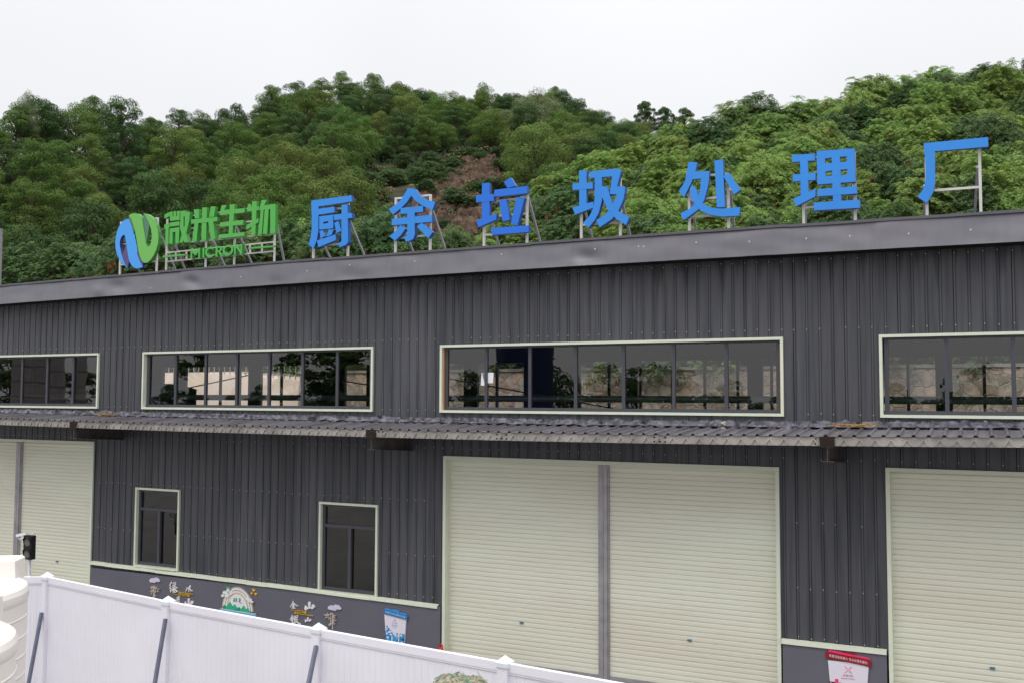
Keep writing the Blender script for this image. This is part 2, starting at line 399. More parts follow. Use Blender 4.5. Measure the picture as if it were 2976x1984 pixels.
# plinth and sill ledge
for a, b, h in ((-18.66, -9.31, .97), (-2.94, -1.37, 1.0), (XL, -25.2, 1.0)):
    pl = MB(); pl.box(a, b, -.06, .05, 0, h); pl.build('plinth', M_plinth, BL)
def ledge(x0, x1):
    m = MB(); n = max(2, int((x1-x0)/.5))
    for i in range(n):
        a, b = x0+(x1-x0)*i/n, x0+(x1-x0)*(i+1)/n; za, zb = sill_z(a), sill_z(b); j = random.uniform(-.004, .004)
        P = lambda x, z: [(x,-.005,z+.035+j),(x,-.085,z+.012+j),(x,-.09,z-.035+j),(x,-.062,z-.04+j)]
        A, B = P(a, za), P(b, zb); m.add(A+B, [(q, q+4, q+5, q+1) for q in range(3)])
        if i == n-1: m.add(B, [(0,1,2,3)])
    return m.build('sill', M_green, BL)
ledge(-18.69, -9.37); ledge(-2.96, -1.37)

# strip windows
for wi, (a, b) in enumerate(WIN):
    t = .046
    m = MB(); y0, y1 = -.05, .03
    m.box(a-t, b+t, y0, y1, WZ1, WZ1+t); m.box(a-t, b+t, y0, y1, WZ0-t, WZ0)
    m.box(a-t+.0, a, y0+.002, y1+.06, WZ0, WZ1); m.box(b, b+t, y0+.002, y1+.06, WZ0, WZ1)
    wn = m.build('window', M_green, BL)
    f = MB(); n = 7; wd = (b-a)/n
    f.box(a, b, .045, .1, WZ0, WZ0+.06); f.box(a, b, .045, .1, WZ1-.035, WZ1)
    f.box(a+.02, a+.085, .044, .1, WZ0+.06, WZ1-.035); f.box(b-.085, b-.02, .044, .1, WZ0+.06, WZ1-.035)
    for i in range(1, n):
        x = a+wd*i; f.box(x-.03, x+.03, .042, .1, WZ0+.06, WZ1-.035)
    f.build('frame', M_alu, wn)
    if wi == 2:
        for e in (a+.001, b-.02):
            f = MB(); f.box(e, e+.019, .02, .095, WZ0, WZ1); f.build('foam_seal', M_orange, wn)
    gl = MB()
    for i in range(n):
        x0, x1 = a+wd*i+.02, a+wd*(i+1)-.02; j = random.uniform(-.006, .006); q = random.uniform(-.004, .004)
        gl.add([(x0,.072+j,WZ0+.04),(x1,.072-j,WZ0+.04),(x1,.072-j+q,WZ1-.02),(x0,.072+j+q,WZ1-.02)], [(0,1,2,3)])
    gl.build('pane', M_glass, wn)
# two tall small windows
for a, b, z0, z1 in SW:
    t = .045; m = MB()
    m.box(a, b, -.05, .04, z1-t, z1); m.box(a, a+t, -.048, .06, z0, z1-t); m.box(b-t, b, -.048, .06, z0, z1-t); m.box(a+t, b-t, -.07, .04, z0, z0+t)
    wn = m.build('window', M_green, BL)
    f = MB(); zt = z1-.48; xm = (a+b)/2
    f.box(a+t, b-t, .03, .1, z0+t, z0+t+.07); f.box(a+t, b-t, .03, .1, z1-t-.05, z1-t); f.box(a+t, b-t, .028, .1, zt-.03, zt+.03)
    f.box(a+t, a+t+.06, .029, .1, z0+t+.07, z1-t-.05); f.box(b-t-.06, b-t, .029, .1, z0+t+.07, z1-t-.05); f.box(xm-.035, xm+.035, .027, .1, z0+t+.07, zt-.03)
    f.build('frame', M_alu, wn)
    gl = MB(); gl.add([(a+t+.05,.07,zt+.02),(b-t-.05,.074,zt+.02),(b-t-.05,.07,z1-.1),(a+t+.05,.07,z1-.1)], [(0,1,2,3)])
    gl.add([(a+t+.05,.062,z0+.1),(xm,.064,z0+.1),(xm,.062,zt-.02),(a+t+.05,.064,zt-.02)], [(0,1,2,3)])
    gl.add([(xm,.086,z0+.1),(b-t-.05,.082,z0+.1),(b-t-.05,.084,zt-.02),(xm,.086,zt-.02)], [(0,1,2,3)])
    gl.build('pane', M_glass2, wn)
    d = MB(); d.box(a+.05, b-.05, .5, .55, z0-.05, z1); d.build('blind', M_dark, wn)

# roller shutters: two curtains each, a galvanised centre post
def curtain(x0, x1, z1, door):
    m = MB(); pitch = .085; prof = []; z = .06; k = 0
    while z < z1:
        j = random.uniform(-.002, .002)
        prof += [(.1335+j, z), (.1305+j, z+.014), (.1295+j, z+.04), (.1305+j, z+.066), (.1335+j, z+.0775), (.148, z+.079), (.148, z+.0835)]
        z += pitch
    prof = [(y, min(q, z1)) for y, q in prof]
    n = len(prof); m.add([(x0, y, q) for y, q in prof]+[(x1, y, q) for y, q in prof], [(i, i+n, i+n+1, i+1) for i in range(n-1)])
    c = m.build('curtain', M_shut, door)
    m = MB(); m.box(x0, x1, .11, .17, .0, .06); m.build('bottom_bar', M_galv, door)
    return c
for a, b, z1 in DOOR:
    t = .06; m = MB()
    m.box(a, b, -.045, .02, z1-t, z1); m.box(a, a+t, -.046, .2, 0, z1-t); m.box(b-t, b, -.046, .2, 0, z1-t); m.box(a+t, b-t, .02, .2, z1-t+.001, z1-.001)
    d = m.build('roller_door', M_green, BL)
    xm = {0: at(42,1450).x, 1: at(1755,1500,.1).x, 2: (a+b)/2}[DOOR.index((a, b, z1))]
    curtain(a+t, xm-.06, z1-t, d); curtain(xm+.06, b-t, z1-t, d)
    m = MB(); m.box(xm-.075, xm-.004, .06, .14, 0, z1-.1); m.box(xm+.004, xm+.075, .06, .14, 0, z1-.1); m.box(xm-.1, xm+.1, .085, .17, 0, z1-t); m.build('centre_post', M_galv, d)
for px, py in ((1516,1808), (2004,1859), (2884,1940), (166,1630)):
    q = at(px, py, .12); m = MB(); m.box(q.x-.035, q.x+.035, .105, .125, q.z-.016, q.z+.016)
    m.cur = 1; m.box(q.x-.008, q.x+.008, .1, .1049, q.z-.008, q.z+.008)
    m.build('lock_plate', [mat('lock_blue', (60, 120, 150), .4), mat('lock_brass', (150, 130, 90), .4)], BL)

# fascia, soffit, cap flashing
fa = MB(); NX = int((XR-XL)/.07); NZ = 9
seams = [XL]; 
while seams[-1] < XR: seams.append(seams[-1]+random.uniform(2.2, 2.6))
def warp(x, t):
    pi = sum(1 for s in seams if s < x); rnd = random.Random(pi)
    off = rnd.uniform(-.007, .007); y = off
    y += .016*mnoise.noise(Vector((x*.8, t*1.1, pi*3.1)))+.010*mnoise.noise(Vector((x*2.1+t, t*2.2-x*.6, pi)))
    for cx, ct, r, d in ((-17.6,.5,.35,.05), (-15.4,.4,.3,.07), (-6.2,.35,.3,.06), (-11.3,.15,.5,.03), (-18.3,.3,.3,-.03), (-13.2,.15,.5,.03)):
        q = ((x-cx+(t-.5)*.45)/r)**2+((t-ct)/.38)**2
        y += d*math.exp(-q*2)
    return y
FB, FT = 7.265, 7.712
FY0, FY1 = -.50, -.40
fv = []; ff = []
for i in range(NX+1):
    x = XL+(XR-XL)*i/NX
    for j in range(NZ):
        t = j/(NZ-1); fv.append((x, FY0+(FY1-FY0)*t+warp(x, t), FB+(FT-FB)*t+fz(x)))
for i in range(NX):
    for j in range(NZ-1): ff.append((i*NZ+j, (i+1)*NZ+j, (i+1)*NZ+j+1, i*NZ+j+1))
fa.add(fv, ff)
sf = MB(); n = 40
for i in range(n):
    a, b = XL+(XR-XL)*i/n, XL+(XR-XL)*(i+1)/n
    sf.add([(a,FY0+.006,FB+fz(a)+.004),(b,FY0+.006,FB+fz(b)+.004),(b,.05,FB+fz(b)+.02),(a,.05,FB+fz(a)+.02)], [(3,2,1,0)])
sf.build('soffit', mat('dark_soffit', (40, 38, 36), .8, .1, .3, 5), BL)  # soffit sheet in a dark, mottled colour
cp = MB(); x = XL
while x < XR:
    L = 4.55; b = min(x+L, XR); j = random.uniform(-.006, .008); n = 10
    for i in range(n):
        u, v = x+(b-x)*i/n, x+(b-x)*(i+1)/n
        def P(q): 
            z = FT+fz(q)+j+.004*mnoise.noise(Vector((q*1.3, 3, 1))); return [(q,FY1+.012,z+.01),(q,FY1-.028,z-.0),(q,FY1-.034,z+.043),(q,FY1+.1,z+.062),(q,.1,z+.02)]
        A, B = P(u), P(v); cp.add(A+B, [(r, r+5, r+6, r+1) for r in range(4)])
        if i == 0: cp.add(A, [(0,1,2,3,4)])
    x = b if b >= XR else b-.003
cp.build('cap_flashing', M_fascia, BL)
# screws on the fascia
fa.cur = 1; fa.mi = [0]*len(fa.f)
for px, py in ((440,900-62),(700,905-100),(893,788),(1015,770),(1205,760),(1456,739),(1728,724),(1855,716),(2023,705),(2178,703),(2343,694),(2470,686),(2641,680),(2821,668),(1870,717)):
    q = at(px, py, -.45); t = (q.z-FB-fz(q.x))/(FT-FB)
    y = FY0+(FY1-FY0)*t+warp(q.x, t); screw(fa, q.x, y, q.z, .013)
fa.build('fascia', [M_fascia, M_screw], BL, smooth=30)

# canopy over the doors
def cz(x):
    t = (x+8)/13.0; return .075*t*t if x < -8 else .10*((x+8)/9.5)**2
CY = -1.3
cv = MB(); pitch = .2; x = -27.0; pts = []
while x < XR:
    pts += [(x, .0), (x+.115, .0), (x+.137, .032), (x+.163, .032), (x+.185, .0)]; x += pitch
n = len(pts)
for yy, zz in ((CY-.03, 4.352), (CY*.5, 4.402), (-.02, 4.452)):
    cv.v += [(q, yy, zz+h+cz(q)*(1 if yy < -.5 else .8)+.004*mnoise.noise(Vector((q*.9, yy, 2)))) for q, h in pts]
for r in range(2):
    for i in range(n-1): cv.f.append((r*n+i, r*n+i+1, (r+1)*n+i+1, (r+1)*n+i)); cv.mi.append(0)
can = cv.build('canopy', M_canopy, BL)
ch = MB(); x = -27.0
while x < XR:
    b = min(x+.5, XR)
    for xa, xb in ((x, b),):
        A = [(xa, CY+.07, 4.215+cz(xa)), (xa, CY, 4.215+cz(xa)), (xa, CY, 4.348+cz(xa)), (xa, CY+.07, 4.348+cz(xa))]
        B = [(xb, CY+.07, 4.215+cz(xb)), (xb, CY, 4.215+cz(xb)), (xb, CY, 4.348+cz(xb)), (xb, CY+.07, 4.348+cz(xb))]
        ch.add(A+B, [(r, r+4, r+5, r+1) for r in range(3)])
    x = b
# chevron pressings on the channel's face
x = -26.8
while x < XR:
    z = 4.23+cz(x)
    ch.bar((x, CY-.006, z), (x+.06, CY-.006, z+.092), .022, .028); ch.bar((x+.125, CY-.006, z), (x+.07, CY-.006, z+.092), .022, .028)
    x += .215
ch.cur = 1
for px in (1150+965*.3189, 1750+525*.3189, 1750+2000*.3189, 1100):
    c = at(px, 1275, CY).x
    for dx in (-.09, 0, .09):
        for dz in (.03, .1):
            z = 4.215+cz(c)+dz; ch.box(c+dx-.015, c+dx+.015, CY-.004, CY-.0005, z-.012, z+.012)
ch.build('edge_channel', [M_chan, M_dark], can)
for bx in (-17.88, -10.08, at(2405, 1340, CY).x):
    z0 = 3.985+cz(bx)*.9; b = MB(); zt = 4.2+cz(bx)
    b.add([(bx-.09,CY-.01,z0),(bx+.09,CY-.01,z0),(bx+.09,0,z0+.02-.10),(bx-.09,0,z0+.02-.10),(bx-.09,CY-.01,z0+.01),(bx+.09,CY-.01,z0+.01),(bx+.09,0,z0-.07),(bx-.09,0,z0-.07)], [(0,3,2,1),(4,5,6,7),(0,1,5,4),(1,2,6,5),(3,0,4,7)])
    b.box(bx-.09, bx+.09, CY-.008, 0, zt-.012, zt)
    b.add([(bx-.005,CY-.005,z0+.01),(bx+.005,CY-.005,z0+.01),(bx+.005,0,z0-.07),(bx-.005,0,z0-.07),(bx-.005,CY-.005,zt-.012),(bx+.005,CY-.005,zt-.012),(bx+.005,0,zt-.012),(bx-.005,0,zt-.012)], [(0,1,5,4),(1,2,6,5),(3,0,4,7)])
    br = b.build('bracket', M_ibeam, can)
    b = MB(); b.box(bx-.105, bx+.105, CY-.03, CY-.006, zt-.002, zt+.15); b.box(bx-.1, bx+.1, CY-.005, CY+.3, zt+.001, zt+.012); b.build('end_plate', M_rust, br)
# crumpled waterproof membrane along the joint of wall and canopy
mb = MB(); NXm = int((XR+27)/.028); rows = 9
vs = []
for i in range(NXm+1):
    x = -27+(XR+27)*i/NXm
    for j in range(rows):
        t = j/(rows-1)
        a = .7*mnoise.noise(Vector((x*3.1, t*1.7, 5)))+1.1*mnoise.noise(Vector((x*7.3, t*4, 9)))+.7*mnoise.noise(Vector((x*15, t*7, 2)))
        top = .022*mnoise.noise(Vector((x*2.2, 0, 11)))+.03*mnoise.noise(Vector((x*6.5, 0, 4)))+.02*mnoise.noise(Vector((x*17, 0, 8)))
        y = -.012-.26*(1-t)**1.3-.085*abs(a)*(1-abs(2*t-1)**3)
        z = 4.445+cz(x)*.8+(.115+top)*t+.075*a*(1-abs(2*t-1)**2)+((.03+.03*mnoise.noise(Vector((x*5, 1, 1)))) if j == 0 else 0)-.05*max(0, mnoise.noise(Vector((x*3.7, t*2.5, 21)))-.1)*(1 if 0 < j < rows-1 else 0)
        vs.append((x, y, z))
fs = [(i*rows+j, (i+1)*rows+j, (i+1)*rows+j+1, i*rows+j+1) for i in range(NXm) for j in range(rows-1)]
mb.add(vs, fs); mb.build('joint_membrane', M_memb, can, smooth=32)

# notice taped inside the glass
q = Zm(1150, 930, .31888, .066)
tag(MB().slab(q.poly([(783,474),(893,476),(886,572),(826,570),(824,594),(775,592)]), .002).build('paper_notice', mat('white_paper', (235, 238, 242), .7)), 'white sheet of paper stuck to the glass of the middle strip window', 'notice')
# litter on the canopy
def wires(name, px0, px1, py, label, n):
    m = MB()
    for k in range(n):
        pts = []
        a = random.uniform(px0, px0+(px1-px0)*.4); b = random.uniform(px0+(px1-px0)*.55, px1)
        for i in range(9):
            x = at(a+(b-a)*i/8, py, -.45).x; pts.append((x, -.45+random.uniform(-.12, .12)+.03*k/n, 4.47+cz(x)+random.uniform(0, .06)))
        m.cur = k % 3; m.tube(pts, .0042, 5)
    tag(m.build(name, [mat('yellow_wire', (200, 170, 70), .6), mat('red_wire', (190, 90, 60), .6), mat('green_wire', (110, 140, 80), .6)]), label, 'wire')
wires('wire_tangle', 275, 345, 1208, 'small tangle of yellow and red wires on the canopy below the left pier', 7)
wires('wire_tangle', 2380, 2575, 1249, 'long loose strands of yellow and green wire lying on the canopy above the right bracket', 8)
q = at(2104, 1240, -.32); m = MB()
m.tube([q+Vector((-.03,0,-.1)), q+Vector((-.03,0,-.02)), q+Vector((-.01,0,.05)), q+Vector((.03,0,.09))], [.06,.075,.06,.02], 7)
tag(m.build('crumpled_bag', mat('grey_plastic_bag', (150, 146, 140), .6, .4, .4, 30)), 'small crumpled grey bag standing on the canopy under the middle strip window', 'bag')
for i, (px, py, lab) in enumerate(((1160,1236,'orange fallen leaf lying at the joint, left of the middle strip window'), (1236,1241,'orange fallen leaf on the canopy below the paper notice'), (1306,1245,'small orange leaf on the canopy left of the blue tank'), (1504,1243,'orange leaf on the canopy below the blue tank'), (1657,1248,'orange leaf on the canopy below the middle of the middle strip window'), (2135,1249,'orange leaf on the canopy just right of the grey bag'), (2265,1251,'orange leaf on the canopy under the right corner of the middle strip window'))):
    c = at(px, py, -.5); z = 4.445+cz(c.x)+.02; m = MB(); a = random.uniform(0, 6); ca, sa = math.cos(a)*.042, math.sin(a)*.042
    m.add([(c.x-ca,-.5-sa,z),(c.x+sa*.5,-.5-ca*.5,z+.02),(c.x+ca,-.5+sa,z+.012),(c.x-sa*.5,-.5+ca*.5,z+.02)], [(0,1,2),(0,2,3)])
    tag(m.build('fallen_leaf', mat('orange_leaf', (205, 140, 50), .7)), lab, 'leaf', 'orange leaves fallen on the canopy')

# ---------------------------------------------------------------- rooftop signs
YL = .05                      # plane of the letter faces
ZA, ZB, ZC = Zm(850, 500, .31888, YL), Zm(1600, 430, .31888, YL), Zm(2226, 380, .31888, YL)
ZG, ZLo = Zm(470, 580, .144558, YL), Zm(330, 590, .133929, YL)
def extrude(z, polys, depth, name, mats, parent, holes={}):
    m = MB()
    for i, pts in enumerate(polys):
        m.slab(z.poly(pts, -.0025*i), depth+.004*i, [z.poly(h, -.0025*i) for h in holes.get(i, ())])
    o = m.build(name, mats, parent)
    if isinstance(mats, (list, tuple)):
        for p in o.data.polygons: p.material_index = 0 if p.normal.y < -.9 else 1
    return o
def frame(z, posts, rails, parent, w=.042, Yf=.17):
    zz = Zm(z.o[0], z.o[1], z.k, Yf)
    for a, b in posts:
        A, B = zz(a), zz(b); A.x = B.x = (A.x+B.x)/2; A.z = max(A.z, B.z)
        m = MB(); m.box(A.x-w/2, A.x+w/2, Yf-w/2, Yf+w/2, 7.7, A.z); m.build('post', M_white, parent)
    for a, b in rails:
        m = MB(); A, B = zz(a), zz(b); m.bar(A, B, w*.85, w*.7); m.build('rail', M_white, parent)
def brace(z, a, b, parent, w=.038):
    """a at the top of the frame, b where it meets the roof edge in view; the strut runs back to the roof"""
    A = Zm(z.o[0], z.o[1], z.k, .2)(a); best = None
    for i in range(0, 41):
        Y = .7+i*.04; Bp = Zm(z.o[0], z.o[1], z.k, Y)(b); e = abs(Bp.x-A.x)
        if best is None or e < best[0]: best = (e, Bp)
    Bp = best[1]
    if Bp.y > 2.25: Bp = Zm(z.o[0], z.o[1], z.k, 1.2)(b)
    d = Bp-A; Bp = A+d*((A.z-7.76)/(A.z-Bp.z))
    m = MB(); m.bar(A, Bp, w, w); m.build('brace', M_galv, parent)
def sign(name, label, cat, z, polys, posts, rails, braces, mats, holes={}, group='blue characters along the roof edge'):
    b = Zm(z.o[0], z.o[1], z.k, .2)(posts[0][1])
    t = thing(name, label, cat, (b.x, .21, 7.75), group)
    extrude(z, polys, .085, 'character', mats, t, holes)
    frame(z, posts, rails, t)
    for a, c in braces: brace(z, a, c, t)
    return t
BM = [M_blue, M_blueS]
sign('character_sign', 'blue kitchen character 厨 with a hooked right stroke, first blue sign after the green lettering', 'sign', ZA,
  [[(172,262),(538,214),(541,270),(237,316),(236,540),(222,620),(192,700),(146,664),(168,590),(176,500)],
   [(236,338),(378,318),(386,368),(236,392)], [(243,408),(372,390),(372,515),(243,527)],
   [(243,543),(278,530),(300,585),(262,604)], [(330,525),(375,528),(355,575),(310,590)], [(220,628),(392,570),(396,622),(240,686)],
   [(376,390),(542,374),(542,420),(380,442)], [(447,302),(502,296),(506,640),(490,664),(430,688),(412,652),(446,636)],
   [(380,468),(420,448),(444,538),(402,558)]],
  [((195,300),(195,790)), ((510,285),(505,770))], [((195,350),(510,328)), ((225,672),(505,650)), ((195,500),(510,478))],
  [((520,440),(650,748)), ((215,520),(340,775))], BM, {2: [[(282,458),(325,448),(325,466),(282,474)]]})
sign('character_sign', 'blue surplus character 余 like a pointed roof over a stem, on an open white frame', 'sign', ZA,
  [[(1052,148),(1120,156),(1150,210),(1210,250),(1303,276),(1275,346),(1200,318),(1125,270),(1082,218),(1040,280),(985,335),(915,390),(878,342),(940,300),(990,250),(1030,190)],
   [(985,330),(1190,310),(1190,364),(985,385)], [(903,430),(1272,392),(1272,455),(905,488)],
   [(1046,378),(1113,370),(1115,570),(1100,612),(1055,634),(1030,634),(1018,590),(1046,580)],
   [(985,484),(1030,518),(990,575),(935,628),(882,588),(940,540)], [(1180,464),(1276,550),(1238,606),(1133,500)]],
  [((943,235),(941,722)), ((1257,207),(1257,700))], [((943,244),(1265,212)), ((965,605),(1215,580))],
  [((1275,340),(1388,692)), ((960,370),(1092,708))], BM)
sign('character_sign', 'glossy deep blue character 垃 with mirror-like faces above the bare rock slope', 'sign', ZA,
  [[(1727,105),(1796,100),(1796,400),(1727,440)], [(1674,214),(1836,202),(1836,265),(1672,278)], [(1674,444),(1860,380),(1858,436),(1696,504)],
   [(1928,92),(1988,52),(2034,128),(1960,148)], [(1840,164),(2140,130),(2140,196),(1840,228)], [(1882,262),(1948,250),(1980,436),(1915,454)],
   [(2044,230),(2114,238),(2050,492),(1990,470)], [(1816,512),(2152,488),(2152,548),(1816,575)]],
  [((1747,470),(1747,660)), ((2138,195),(2138,635))], [((1800,272),(2140,236)), ((1860,405),(2140,380)), ((1747,575),(2140,560))],
  [((2150,240),(2255,628)), ((1815,460),(1880,655))], [M_blue2, M_blueS])
sign('character_sign', 'blue character 圾 with two crossing legs, middle one of the blue signs', 'sign', ZB,
  [[(260,206),(328,206),(328,510),(262,530)], [(200,326),(384,316),(386,372),(200,386)], [(198,545),(388,490),(392,545),(225,610)],
   [(352,218),(615,188),(642,215),(620,255),(355,278)], [(402,268),(468,262),(468,480),(440,590),(400,665),(345,730),(298,684),(350,630),(385,560),(402,470)],
   [(562,258),(642,215),(606,352),(682,354),(676,420),(538,424)], [(600,420),(680,360),(665,470),(620,570),(560,650),(450,724),(415,660),(500,610),(560,530),(600,440)],
   [(468,352),(518,354),(560,500),(620,580),(718,632),(688,704),(600,650),(520,560),(468,450)]],
  [((280,230),(282,820)), ((632,230),(641,798))], [((330,255),(630,232)), ((330,408),(640,380)), ((330,545),(640,515)), ((282,704),(640,680))],
  [((655,490),(722,792)), ((315,570),(378,815))], BM)
sign('character_sign', 'blue character 处 with a long sweeping foot and a separate post stroke, over the leafy slope', 'sign', ZB,
  [[(1260,128),(1338,134),(1310,260),(1218,450),(1168,400),(1225,310)],
   [(1290,218),(1448,212),(1440,330),(1400,480),(1350,560),(1216,660),(1182,598),(1270,555),(1330,490),(1362,380),(1372,280),(1285,290)],
   [(1280,350),(1318,355),(1350,450),(1400,515),(1470,548),(1560,556),(1728,540),(1720,620),(1560,628),(1450,610),(1370,575),(1310,510),(1270,420)],
   [(1494,116),(1570,108),(1590,540),(1515,545)], [(1575,262),(1620,222),(1732,382),(1675,425)]],
  [((1262,250),(1268,760)), ((1616,240),(1627,738))], [((1450,250),(1610,238)), ((1260,475),(1620,445)), ((1262,628),(1625,610))],
  [((1640,380),(1672,732)), ((1285,480),(1325,752))], BM)
sign('character_sign', 'blue character 理 with a block of four square holes', 'sign', ZC,
  [[(236,224),(445,208),(446,272),(240,288)], [(244,402),(452,382),(452,450),(246,466)], [(310,270),(382,262),(388,590),(318,620)], [(246,624),(452,530),(452,600),(276,690)],
   [(462,188),(808,162),(816,466),(470,492)], [(606,480),(682,474),(688,640),(612,650)], [(470,534),(828,506),(830,574),(470,600)], [(435,656),(856,630),(856,704),(437,728)]],
  [((340,240),(342,850)), ((800,200),(820,822))], [((440,246),(470,243)), ((440,446),(480,440)), ((345,705),(440,695)), ((440,570),(480,566))],
  [((350,480),(362,845)), ((797,500),(802,825))], BM,
  {4: [[(538,256),(600,246),(600,296),(540,300)], [(674,240),(736,234),(736,286),(676,288)], [(542,374),(604,364),(604,414),(544,418)], [(680,358),(742,352),(742,402),(682,408)]]})
sign('character_sign', 'blue factory character 厂, a bare corner stroke open on its right, nearest the right edge', 'sign', ZC,
  [[(1436,116),(2024,60),(2028,146),(1540,188),(1542,480),(1520,570),(1466,662),(1382,604),(1436,530),(1456,440),(1456,300)]],
  [((1450,250),(1478,785)), ((1938,120),(1966,758))], [((1480,550),(1950,515))],
  [((1446,500),(1446,790)), ((1930,330),(1902,760))], BM)

# green company lettering on one long frame
b = Zm(470, 580, .144558, .2)((1200, 1300))
gs = thing('lettering_sign', 'long green rooftop sign of four characters over small capital letters on a white ladder frame', 'sign', (b.x, .21, 7.75))
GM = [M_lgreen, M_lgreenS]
extrude(ZG, [[(55,310),(162,252),(160,335),(55,388)], [(50,510),(158,470),(158,560),(138,575),(135,905),(70,905),(76,590),(50,600)],
  [(165,255),(218,245),(218,345),(235,342),(235,243),(288,238),(288,338),(305,335),(305,236),(362,230),(360,412),(165,435)], [(166,468),(355,442),(355,522),(166,548)],
  [(160,585),(358,560),(340,880),(275,885),(275,655),(220,662),(215,890),(148,892)],
  [(375,240),(470,222),(472,255),(565,245),(555,420),(525,540),(490,690),(540,860),(455,865),(430,820),(415,865),(355,870),(400,710),(365,570),(372,420)]], .075, 'character', GM, gs, {5: [[(440,345),(462,343),(460,545),(438,550)]]})
extrude(ZG, [[(642,205),(740,195),(755,378),(662,385)], [(812,168),(908,160),(890,822),(795,822)], [(985,145),(1080,140),(1050,350),(952,358)],
  [(590,405),(1122,352),(1112,440),(590,492)], [(660,485),(735,478),(700,842),(610,842)], [(935,455),(1035,448),(1075,800),(985,800)]], .075, 'character', GM, gs)
extrude(ZG, [[(1205,120),(1305,112),(1255,212),(1250,300),(1155,318)], [(1200,215),(1670,178),(1665,262),(1190,318)], [(1368,105),(1466,95),(1420,700),(1345,700)],
  [(1170,465),(1640,415),(1635,510),(1170,552)], [(1140,710),(1665,660),(1660,735),(1140,790)]], .075, 'character', GM, gs)
extrude(ZG, [[(1730,95),(1790,92),(1800,145),(1955,138),(1950,218),(1715,248)], [(1818,38),(1912,35),(1880,715),(1800,718)], [(1705,520),(1945,375),(1945,460),(1700,615)],
  [(2010,12),(2110,8),(2060,118),(2290,92),(2280,682),(2180,685),(2180,195),(2150,200),(2118,695),(2032,695),(2070,205),(2050,210),(2010,705),(1935,705),(1990,215),(1955,218)]], .075, 'character', GM, gs)
def ringpoly(c, ro, ri, a0, a1, n=18):
    P = lambda r, a: (c[0]+r*math.cos(R(a)), c[1]-r*1.02*math.sin(R(a))-.10*r*math.cos(R(a)))
    return [P(ro, a0+(a1-a0)*i/(n-1)) for i in range(n)]+[P(ri, a1-(a1-a0)*i/(n-1)) for i in range(n)]
for polys, hl in (([[(580,990),(605,985),(675,1060),(745,975),(770,972),(768,1180),(735,1182),(735,1060),(675,1130),(612,1070),(612,1200),(578,1200)]], {}),
   ([[(820,975),(855,970),(852,1172),(818,1175)]], {}), ([ringpoly((975,1058), 105, 66, 42, 318)], {}),
   ([[(1085,945),(1120,942),(1118,1145),(1083,1150)], [(1121,942),(1150,940),(1200,960),(1210,1000),(1195,1035),(1150,1058),(1121,1062)], [(1130,1050),(1170,1045),(1225,1140),(1180,1142)]], {1: [[(1126,975),(1145,973),(1170,985),(1172,1010),(1145,1028),(1126,1030)]]}),
   ([[(1330+106*math.cos(R(a)), 1022-108*math.sin(R(a))-10*math.cos(R(a))) for a in range(0, 360, 15)]], {0: [[(1330+68*math.cos(R(a)), 1022-70*math.sin(R(a))-6*math.cos(R(a))) for a in range(0, 360, 15)]]}),
   ([[(1455,905),(1485,902),(1585,1040),(1582,895),(1615,892),(1612,1102),(1590,1105),(1488,965),(1487,1110),(1452,1115)]], {})):
    extrude(ZG, polys, .085, 'letter', GM, gs, hl)
extrude(ZG, [[(22,1135),(475,1095),(475,1125),(22,1170)]], .05, 'dash', GM, gs); extrude(ZG, [[(1735,970),(2265,925),(2265,955),(1735,1000)]], .05, 'dash', GM, gs)
frame(ZG, [((105,390),(100,1384)), ((905,300),(880,1370)), ((1478,230),(1455,1320)), ((2280,100),(2265,1255))],
      [((560,335),(2280,120)), ((105,640),(2280,385)), ((100,905),(2270,690)), ((110,1070),(2270,855)), ((110,1250),(2260,1040))], gs, .034)
for x, y0, y1 in ((283,1055,1230), (497,1035,1210), (1778,905,1085), (2015,880,1060)):
    zz = Zm(470, 580, .144558, .17); m = MB(); m.bar(zz((x,y0)), zz((x,y1)), .028, .028); m.build('spacer', M_white, gs)
for a, b in (((0,750),(265,1384)), ((250,850),(460,1384)), ((915,570),(1270,1340)), ((1500,560),(1810,1290)), ((2295,390),(2455,1215))): brace(ZG, a, b, gs)

# round emblem
b = Zm(330, 590, .133929, .2)((500, 1500))
em = thing('emblem_sign', 'oval emblem of a blue and a green ribbon, leftmost of the rooftop signs', 'sign', (b.x, .21, 7.75))
extrude(ZLo, [[(330,352),(285,350),(230,375),(150,460),(90,580),(50,720),(35,870),(45,1000),(80,1130),(130,1240),(200,1330),(305,1415),(250,1330),(200,1200),(165,1080),(140,960),(135,860),(150,780),(185,720),(230,692),(250,730),(262,800),(275,880),(290,980),(305,1080),(325,1200),(350,1290),(400,1370),(450,1410),(510,1425),(580,1412),(640,1388),(600,1330),(560,1240),(530,1160),(512,1110),(522,1060),(510,960),(490,850),(470,770),(462,690),(435,680),(425,620),(400,530),(370,440)]],
  .085, 'blue_ribbon', [mat('sky_blue_acrylic', (74, 160, 240), .35), mat('navy_return', (28, 40, 120), .5)], em)
extrude(Zm(330,590,.133929,YL-.008), [[(335,270),(380,240),(450,228),(520,235),(580,280),(620,340),(630,400),(650,540),(680,700),(705,880),(730,950),(750,960),(790,920),(820,830),(830,700),(815,580),(780,470),(740,380),(700,300),(650,225),(720,240),(800,290),(870,370),(930,480),(965,620),(975,750),(965,880),(925,1020),(870,1140),(800,1240),(740,1290),(680,1305),(640,1290),(600,1230),(560,1130),(530,1010),(510,870),(485,720),(460,600),(430,470),(390,360)]],
  .095, 'green_ribbon', [mat('leaf_green_acrylic', (112, 184, 88), .35), mat('leaf_green_return', (58, 140, 50), .5)], em)
